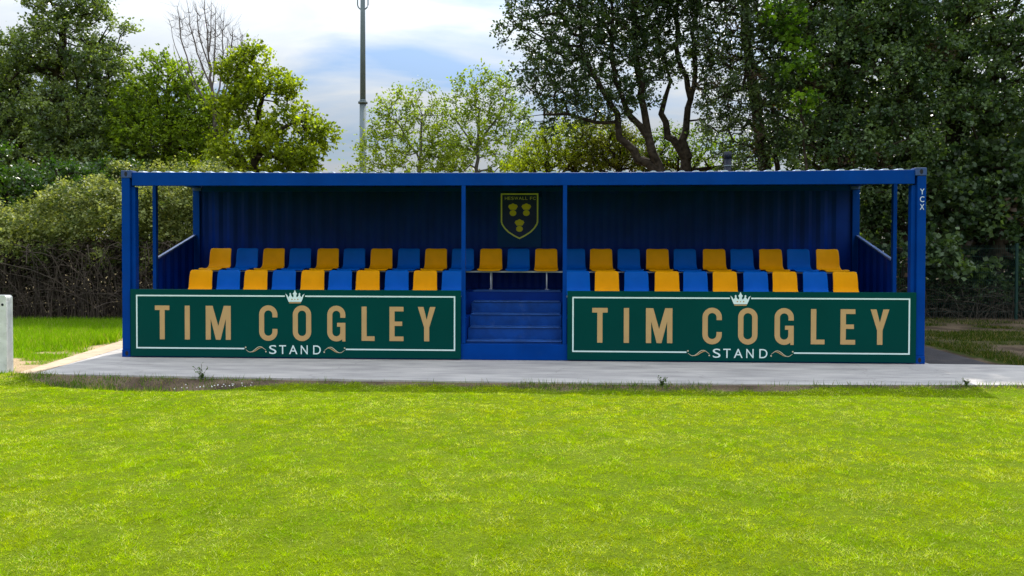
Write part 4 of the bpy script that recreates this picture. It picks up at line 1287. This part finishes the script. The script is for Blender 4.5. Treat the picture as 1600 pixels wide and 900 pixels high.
# H: the dark mass on the right
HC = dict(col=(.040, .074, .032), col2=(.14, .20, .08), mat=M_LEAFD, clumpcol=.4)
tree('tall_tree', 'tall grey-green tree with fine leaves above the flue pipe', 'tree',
     [[(1200, 420, 10.6, .11), (1195, 260, 10.6, .08), (1180, 150, 10.6, .06), (1165, 40, 10.4, .04), (1160, -60, 10.2, .02)], [(1225, 420, 9.9, .08), (1215, 260, 9.9, .06), (1190, 215, 9.8, .03)]],
     [(1140, 50, 9.6, 1.2, 1.2, 1.2), (1160, 130, 9.6, 1.1, 1.1, 1.2), (1135, 170, 9.6, .8, .8, .8), (1185, 200, 9.6, 1.0, 1, .8), (1160, 240, 9.6, .8, .8, .4), (1130, -40, 9.6, 1.6, 1.4, 1.4), (1200, 80, 9.6, 1.3, 1.2, 1.4), (1190, -60, 9.6, 1.6, 1.5, 1.6), (1110, 200, 9.6, .4, .5, .3)],
     sep=.36, shell=.3, drop=.16, twigs=6, per=10, tlen=.36, leaf=.08, dead=.05, col=(.035, .06, .026), col2=(.10, .135, .05), mat=M_LEAFD, bark=M_BARK, r0=.009)
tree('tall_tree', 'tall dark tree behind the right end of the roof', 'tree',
     [[(1300, 440, 10.2, .2), (1305, 260, 10.2, .16), (1315, 120, 10.2, .12), (1320, -20, 10.2, .08), (1320, -180, 10.2, .04)]],
     [(1240, 30, 9.2, 1.3, 1.3, 1.3), (1270, 120, 9.2, 1.5, 1.4, 1.3), (1240, 190, 9.2, 1.0, 1.1, 1.0), (1320, 40, 9.2, 1.9, 1.6, 1.8), (1350, 130, 9.2, 1.9, 1.6, 1.5), (1300, 210, 9.2, 1.7, 1.4, 1.1), (1380, 220, 9.2, 1.6, 1.4, 1.3), (1290, 262, 9.2, 1.2, 1, .5), (1300, -90, 9.2, 2.4, 2, 1.8), (1360, -150, 9.2, 2.2, 2, 1.6), (1330, 300, 9.4, 1.5, 1, 1.1)],
     sep=.34, cs=1.25, shell=.3, twigs=7, per=10, tlen=.40, leaf=.10, dead=.06, **HC)
tree('sapling', 'slim sapling with lime green leaves high among the dark trees', 'tree',
     [[(1262, 420, 8.4, .035), (1260, 260, 8.4, .028), (1248, 120, 8.4, .018), (1222, 10, 8.0, .008)]],
     [(1208, 22, 8.0, .25, .3, .3), (1232, 30, 8.0, .3, .3, .3), (1245, 78, 8.0, .28, .3, .35), (1225, 55, 8.0, .2, .25, .2), (1262, 110, 8.0, .22, .3, .3), (1240, 112, 8.0, .2, .25, .2), (1255, 160, 8.0, .3, .3, .2)],
     sep=.24, shell=.3, twigs=5, per=5, tlen=.28, leaf=.125, col=(.05, .11, .012), col2=(.20, .33, .02), wid=.42, drop=.24, clumpcol=.45, r0=.006)
tree('tall_tree', 'tall dark tree at the upper right edge', 'tree',
     [[(1500, 460, 10.3, .22), (1495, 260, 10.3, .17), (1490, 120, 10.3, .13), (1490, -20, 10.3, .09), (1500, -180, 10.3, .04)], [(1530, 460, 10.3, .16), (1540, 200, 10.3, .12), (1560, 60, 10.3, .07)]],
     [(1440, 30, 9.4, 1.9, 1.6, 1.7), (1450, 130, 9.4, 1.9, 1.6, 1.5), (1530, 40, 9.4, 1.7, 1.5, 1.6), (1560, 130, 9.4, 1.4, 1.4, 1.2), (1590, 200, 9.4, 1.0, 1.2, 1.0), (1500, 200, 9.4, 1.9, 1.5, 1.4), (1420, 240, 9.4, 1.6, 1.4, 1.2), (1620, 40, 9.4, 1.4, 1.6, 1.4), (1680, 140, 9.4, 1.6, 1.5, 2.2), (1480, -90, 9.4, 2.4, 2, 1.8), (1600, -100, 9.4, 2.4, 2, 1.8), (1480, -200, 9.4, 2.2, 2, 1.4)],
     sep=.35, cs=1.3, shell=.3, twigs=7, per=10, tlen=.42, leaf=.105, dead=.03, **HC)
tree('sycamore_thicket', 'low dark sycamore with large drooping leaves right of the stand', 'tree',
     [[(1480, 470, 9.0, .09), (1478, 380, 9.0, .06), (1470, 300, 9.0, .04)], [(1560, 470, 9.0, .09), (1558, 380, 9.0, .06), (1555, 300, 9.0, .04)], [(1420, 470, 9.2, .07), (1415, 360, 9.2, .04)]],
     [(1470, 310, 9.0, 1.5, .9, 1.2), (1540, 300, 9.0, 1.5, .9, 1.3), (1610, 300, 9.0, 1.5, .9, 1.3), (1500, 380, 9.0, 1.6, .8, .9), (1580, 380, 9.0, 1.5, .8, 1.0), (1410, 320, 9.4, 1.2, .8, 1.2), (1470, 400, 7.9, .7, .35, .5), (1400, 395, 9.4, 1.2, .7, .8), (1440, 420, 9.2, 1.0, .6, .6), (1690, 340, 9.2, 1.6, .9, 2.0), (1480, 425, 9.3, 1.4, .6, .7), (1560, 415, 9.4, 1.5, .6, .7), (1640, 400, 9.4, 1.4, .6, .8), (1400, 440, 9.5, 1.2, .6, .5), (1560, 440, 9.2, 1.6, .6, .5), (1330, 360, 9.8, 1.5, .8, 1.4), (1640, 420, 9.2, 1.5, .7, .9)],
     sep=.27, cs=.9, shell=.45, twigs=6, per=6, tlen=.34, leaf=.14, col=(.038, .070, .032), col2=(.13, .19, .08), mat=M_LEAFD, wid=.46, dead=.02, clumpcol=.35)
tree('bush', 'yellow-green bush glimpsed at the right edge behind the dark trees', 'shrub',
     [[(1600, 420, 13, .08), (1600, 320, 13, .05)]],
     [(1600, 240, 13, 1.2, .8, 1.4), (1660, 260, 13, 1.4, 1, 1.6), (1500, 300, 13.5, 2.6, 1, 1.8), (1380, 330, 13.5, 2.4, 1, 1.8)],
     sep=.42, twigs=5, per=8, tlen=.38, leaf=.11, col=(.07, .10, .014), col2=(.15, .18, .03))
# dark background trees closing the gaps low down
tree('distant_tree', 'dark distant tree behind the far left tree', 'tree',
     [[(60, 400, 20, .2), (60, 200, 20, .1)]],
     [(20, 200, 20, 3.5, 1.5, 3), (150, 220, 20, 3.0, 1.5, 2.6), (260, 250, 20, 2.6, 1.5, 1.8), (80, 300, 19, 4, 1.5, 2), (-60, 370, 19, 3, 1.5, 1.6), (60, 380, 19, 3, 1.5, 1.4), (180, 380, 19, 3, 1.5, 1.4), (300, 380, 19, 3, 1.5, 1.4), (230, 320, 19, 3.5, 1.5, 1.8), (340, 300, 19, 2, 1.2, 1.6)],
     sep=.62, twigs=6, per=8, tlen=.6, leaf=.18, col=(.03, .055, .018), col2=(.06, .09, .03), shell=.3)
tree('distant_tree', 'dark distant tree behind the right trees', 'tree',
     [[(1400, 400, 17, .2), (1400, 200, 17, .1)]],
     [(1290, 200, 17, 2.2, 1.5, 2), (1400, 150, 17, 3.0, 1.5, 3), (1330, 300, 17, 3, 1.5, 2), (1500, 230, 17, 3, 1.5, 3), (1440, 40, 17, 2.6, 1.5, 2.2), (1600, 320, 17, 3, 1.5, 1.8), (1440, 400, 16, 2.6, 1.2, 1.4), (1560, 400, 16, 2.6, 1.2, 1.4), (1660, 390, 16, 2.6, 1.2, 1.6)],
     sep=.62, twigs=6, per=8, tlen=.6, leaf=.18, col=(.025, .05, .018), col2=(.05, .08, .03), shell=.3)

# bramble hedge at the left: dead stems below, pale flowering growth on top


def hedge(name, label, stem_box, nst, lobes, topz, stem_mat, leaf_kw, litter=True, hmin=0.5, backd=None):
    L_ = [(at(px, py, Y_), (rx, ry, rz)) for (px, py, Y_, rx, ry, rz) in lobes]
    x0, x1, y0, y1 = stem_box
    root = empty(name, ((x0 + x1) / 2, (y0 + y1) / 2, -0.06), label, 'hedge')
    off = np.array([(x0 + x1) / 2, (y0 + y1) / 2, -0.06])
    A, B, R = [], [], []
    for i in range(nst):
        x = x0 + RNG.random() * (x1 - x0); y = y0 + (RNG.random() ** 1.3) * (y1 - y0)
        h = hmin + RNG.random() * (topz - hmin)
        bend = RNG.normal() * (0.35 + 0.9 * (RNG.random() < 0.25)); bendy = RNG.normal() * 0.22 - 0.1
        k_ = 7; r_ = 0.004 + 0.010 * RNG.random() ** 2
        pts = []
        ph = RNG.random() * 6
        for q in range(k_):
            t_ = q / (k_ - 1)
            pts.append((x + bend * t_ ** 1.7 + 0.05 * math.sin(ph + 5 * t_), y + bendy * t_ ** 1.5 + 0.04 * math.cos(ph + 4 * t_), -0.07 + h * math.sin(t_ * PI * (0.5 + 0.22 * (i % 3 == 0)))))
        for a_, b_ in zip(pts[:-1], pts[1:]): A.append(a_); B.append(b_); R.append(r_)
    A = np.array(A) - off; B = np.array(B) - off; R = np.array(R)
    V, Fc = edge_tubes(A, B, R, R * 0.85, 4)
    np_mesh('stems', V, Fc, stem_mat, root)
    if litter:   # dead leaves caught among the stems
        nd = int((x1 - x0) * 4200)
        P_ = np.stack([x0 + RNG.random(nd) * (x1 - x0), y0 + 0.25 + RNG.random(nd) ** 0.7 * (y1 - y0 + 0.5), -0.05 + RNG.random(nd) ** 0.8 * topz], 1) - off
        Vl = leaves_at(P_, unit(RNG.normal(size=(nd, 3))), 0.085)
        C = np.array([0.055, 0.040, 0.028]) * (0.45 + 1.0 * RNG.random((nd, 1)) ** 2)
        gsel = RNG.random(nd) < 0.2; C[gsel] = np.array([.045, .06, .02]) * (0.6 + 0.6 * RNG.random((gsel.sum(), 1)))
        np_mesh('dead_foliage', Vl, np.arange(len(Vl)).reshape(-1, 4), M_DEAD, root, color=np.repeat(C, 4, 0))
    att = attractors(L_, leaf_kw['sep'], .7)
    if 'cs' in leaf_kw: att = clump(att, leaf_kw['cs'], .62, .34)
    K = len(att); tw, per = leaf_kw['twigs'], leaf_kw['per']
    T = unit(RNG.normal(size=(K, tw, 3)) + np.array([0, -0.5, 0.35]))
    tl = leaf_kw['tlen'] * (0.5 + RNG.random((K, tw)))
    tt = (np.arange(per) + .5) / per
    Pp = att[:, None, None, :] + T[:, :, None, :] * (tl[:, :, None] * tt)[..., None] + RNG.normal(size=(K, tw, per, 3)) * 0.04
    Pp[..., 2] -= 0.12 * tt[None, None, :] ** 2
    D_2 = np.broadcast_to(T[:, :, None, :], Pp.shape).reshape(-1, 3)
    Vl = leaves_at(Pp.reshape(-1, 3) - off, D_2, leaf_kw['leaf'], up=.8)
    cl = np.clip(RNG.normal(size=(K, 1, 1, 1)) * .3 + .45 + .25 * RNG.normal(size=(K, tw, 1, 1)), 0, 1)
    C = np.array(leaf_kw['col']) * (1 - cl) + np.array(leaf_kw['col2']) * cl
    C = (np.broadcast_to(C, (K, tw, per, 3)) * (.7 + .6 * RNG.random((K, tw, per, 1)))).reshape(-1, 3)
    np_mesh('foliage', Vl, np.arange(len(Vl)).reshape(-1, 4), leaf_kw['mat'], root, color=np.repeat(C, 4, 0))
    return root


hedge('bramble_hedge', 'tangled bramble hedge, pale leaves over bare brown stems, left of the stand', (-9.5, 1.6, 5.4, 6.6), 1500,
      [(-40, 350, 6.3, 1.2, .7, .7), (30, 372, 6.0, 1.0, .6, .5), (90, 350, 6.1, 1.0, .7, .65), (60, 345, 7, 1.0, .6, .4), (140, 330, 6.3, 1.1, .8, .85), (110, 395, 6.0, .9, .5, .3), (190, 335, 6.3, 1.1, .8, .8), (200, 385, 6.0, .8, .5, .45),
       (250, 345, 6.1, 1.1, .8, .9), (260, 305, 6.8, 1.1, .8, .6), (300, 330, 6.3, 1.1, .8, .9), (280, 385, 6.0, .8, .5, .45), (200, 345, 6.6, 1.0, .7, .6), (340, 330, 6.6, 1, .8, 1.1), (185, 285, 6.9, .6, .5, .45), (125, 305, 6.7, .5, .5, .35), (235, 282, 7.1, .5, .5, .35), (20, 340, 6.8, .5, .5, .35), (300, 290, 7.2, 1.0, .8, .7), (240, 420, 6.0, 1.2, .4, .2), (-30, 370, 7.4, 1.6, .6, .7), (60, 365, 7.4, 1.6, .6, .7), (150, 360, 7.4, 1.6, .6, .7), (240, 360, 7.4, 1.6, .6, .7), (330, 360, 7.4, 1.6, .6, .7)],
      2.0, M_TWIG, dict(sep=.21, cs=.85, twigs=6, per=8, tlen=.28, leaf=.08, col=(.06, .09, .018), col2=(.33, .36, .13), mat=M_LEAFP))
hedge('dead_undergrowth', 'thin dead stems and weeds along the fence right of the stand', (11.5, 24, 8.15, 9.2), 900,
      [(1500, 455, 8.4, 1.2, .3, .3), (1560, 450, 8.4, 1.2, .3, .35), (1450, 450, 8.5, .8, .3, .3), (1620, 460, 8.5, 1.2, .3, .35), (1380, 450, 8.6, 1, .3, .3)],
      0.95, M_TWIGP, dict(sep=.26, twigs=4, per=6, tlen=.22, leaf=.07, col=(.03, .06, .025), col2=(.08, .12, .05), mat=M_LEAFD), hmin=0.2)


# ------------------------------------------------------------------ small plants along the slab
def weed(x, y, h, label, nst=9, leaf=.035, col=(.05, .11, .02), lean=.4):
    z = float(gz(np.array([x]), np.array([y]))[0])
    root = empty('weed', (x, y, z), label, 'weed', 'single weeds along the slab edge')
    A, B, R, LP, LD = [], [], [], [], []
    for i in range(nst):
        a_ = RNG.random() * 2 * PI; l_ = lean * RNG.random(); hh_ = h * (.5 + .5 * RNG.random())
        prev = np.array([0, 0, -.01])
        for q in range(1, 6):
            t_ = q / 5
            p_ = np.array([math.cos(a_) * l_ * hh_ * t_ ** 1.5, math.sin(a_) * l_ * hh_ * t_ ** 1.5, hh_ * t_])
            A.append(prev); B.append(p_); R.append(.0022); prev = p_
            for w_ in range(2): LP.append(p_ + RNG.normal(size=3) * .006); LD.append(RNG.normal(size=3) + np.array([0, 0, .5]))
    V, Fc = edge_tubes(np.array(A), np.array(B), np.array(R), np.array(R), 4)
    np_mesh('stem', V, Fc, M_TWIG, root)
    Vl = leaves_at(np.array(LP), unit(np.array(LD)), leaf)
    C = np.array(col) * (.6 + .8 * RNG.random((len(LP), 1)))
    np_mesh('leaves', Vl, np.arange(len(Vl)).reshape(-1, 4), M_LEAF, root, color=np.repeat(C, 4, 0))


def on_ground(px, py):
    d = (np.array(at(px, py, 0)) - np.array([CX, CY, EYE])); t_ = (-.06 - EYE) / d[2]
    return CX + d[0] * t_, CY + d[1] * t_


for (px, py, h, n_, lf, lab) in ((315, 597, .21, 8, .045, 'upright dark weed in front of the T of the left board'),
                                 (1030, 602, .12, 12, .035, 'dark weed added in place of a shadow below the right board'),  # weed added where a dark shadow smear falls
                                 (1510, 610, .10, 12, .03, 'bushy weed beside the path near the right edge')):
    x, y = on_ground(px, py)
    y = min(y, float(slab_front(x)) - .05)
    weed(x, y, h, lab, n_, lf * .62, (.16, .25, .02) if 'yellow' in lab else (.07, .125, .03), .8)

# little white clover flowers by the left board
LP = []
for i in range(26):
    x, y = on_ground(352 + RNG.normal() * 26, 602)
    LP.append((x, slab_front(x) - .30 - .28 * RNG.random(), 0))
m = MB()
for (x, y, _z) in LP:
    z = float(gz(np.array([x]), np.array([y]))[0]) + .045
    r_ = .006 + .004 * RNG.random()
    ring = [(x + r_ * math.cos(a_), y + r_ * math.sin(a_), z) for a_ in np.arange(6) * PI / 3]
    m.add(ring + [(x, y, z + r_), (x, y, z - r_ * .6)], [(i, (i + 1) % 6, 6) for i in range(6)] + [((i + 1) % 6, i, 7) for i in range(6)])
M_FLW = paint('clover_white', (.72, .72, .68), .8, .1)
tag(m.build('clover_flowers', M_FLW), 'tiny white clover flowers at the slab edge below the left board', 'flowers', kind='stuff')
# white edging rail lying in the grass at the far left
er = empty('edging_rail', (-5.6, 5.05, 0.0), 'thin white rail lying in the grass below the hedge', 'rail')
m = MB(); m.box(-1.9, 1.35, -.03, .03, -.02, .045); m.build('board', M_CONC, er, .006)
m = MB()
for xx in (-1.6, 0, 1.2): m.box(xx - .03, xx + .03, .0325, .06, -.09, .03)
m.build('peg', M_CONC, er)
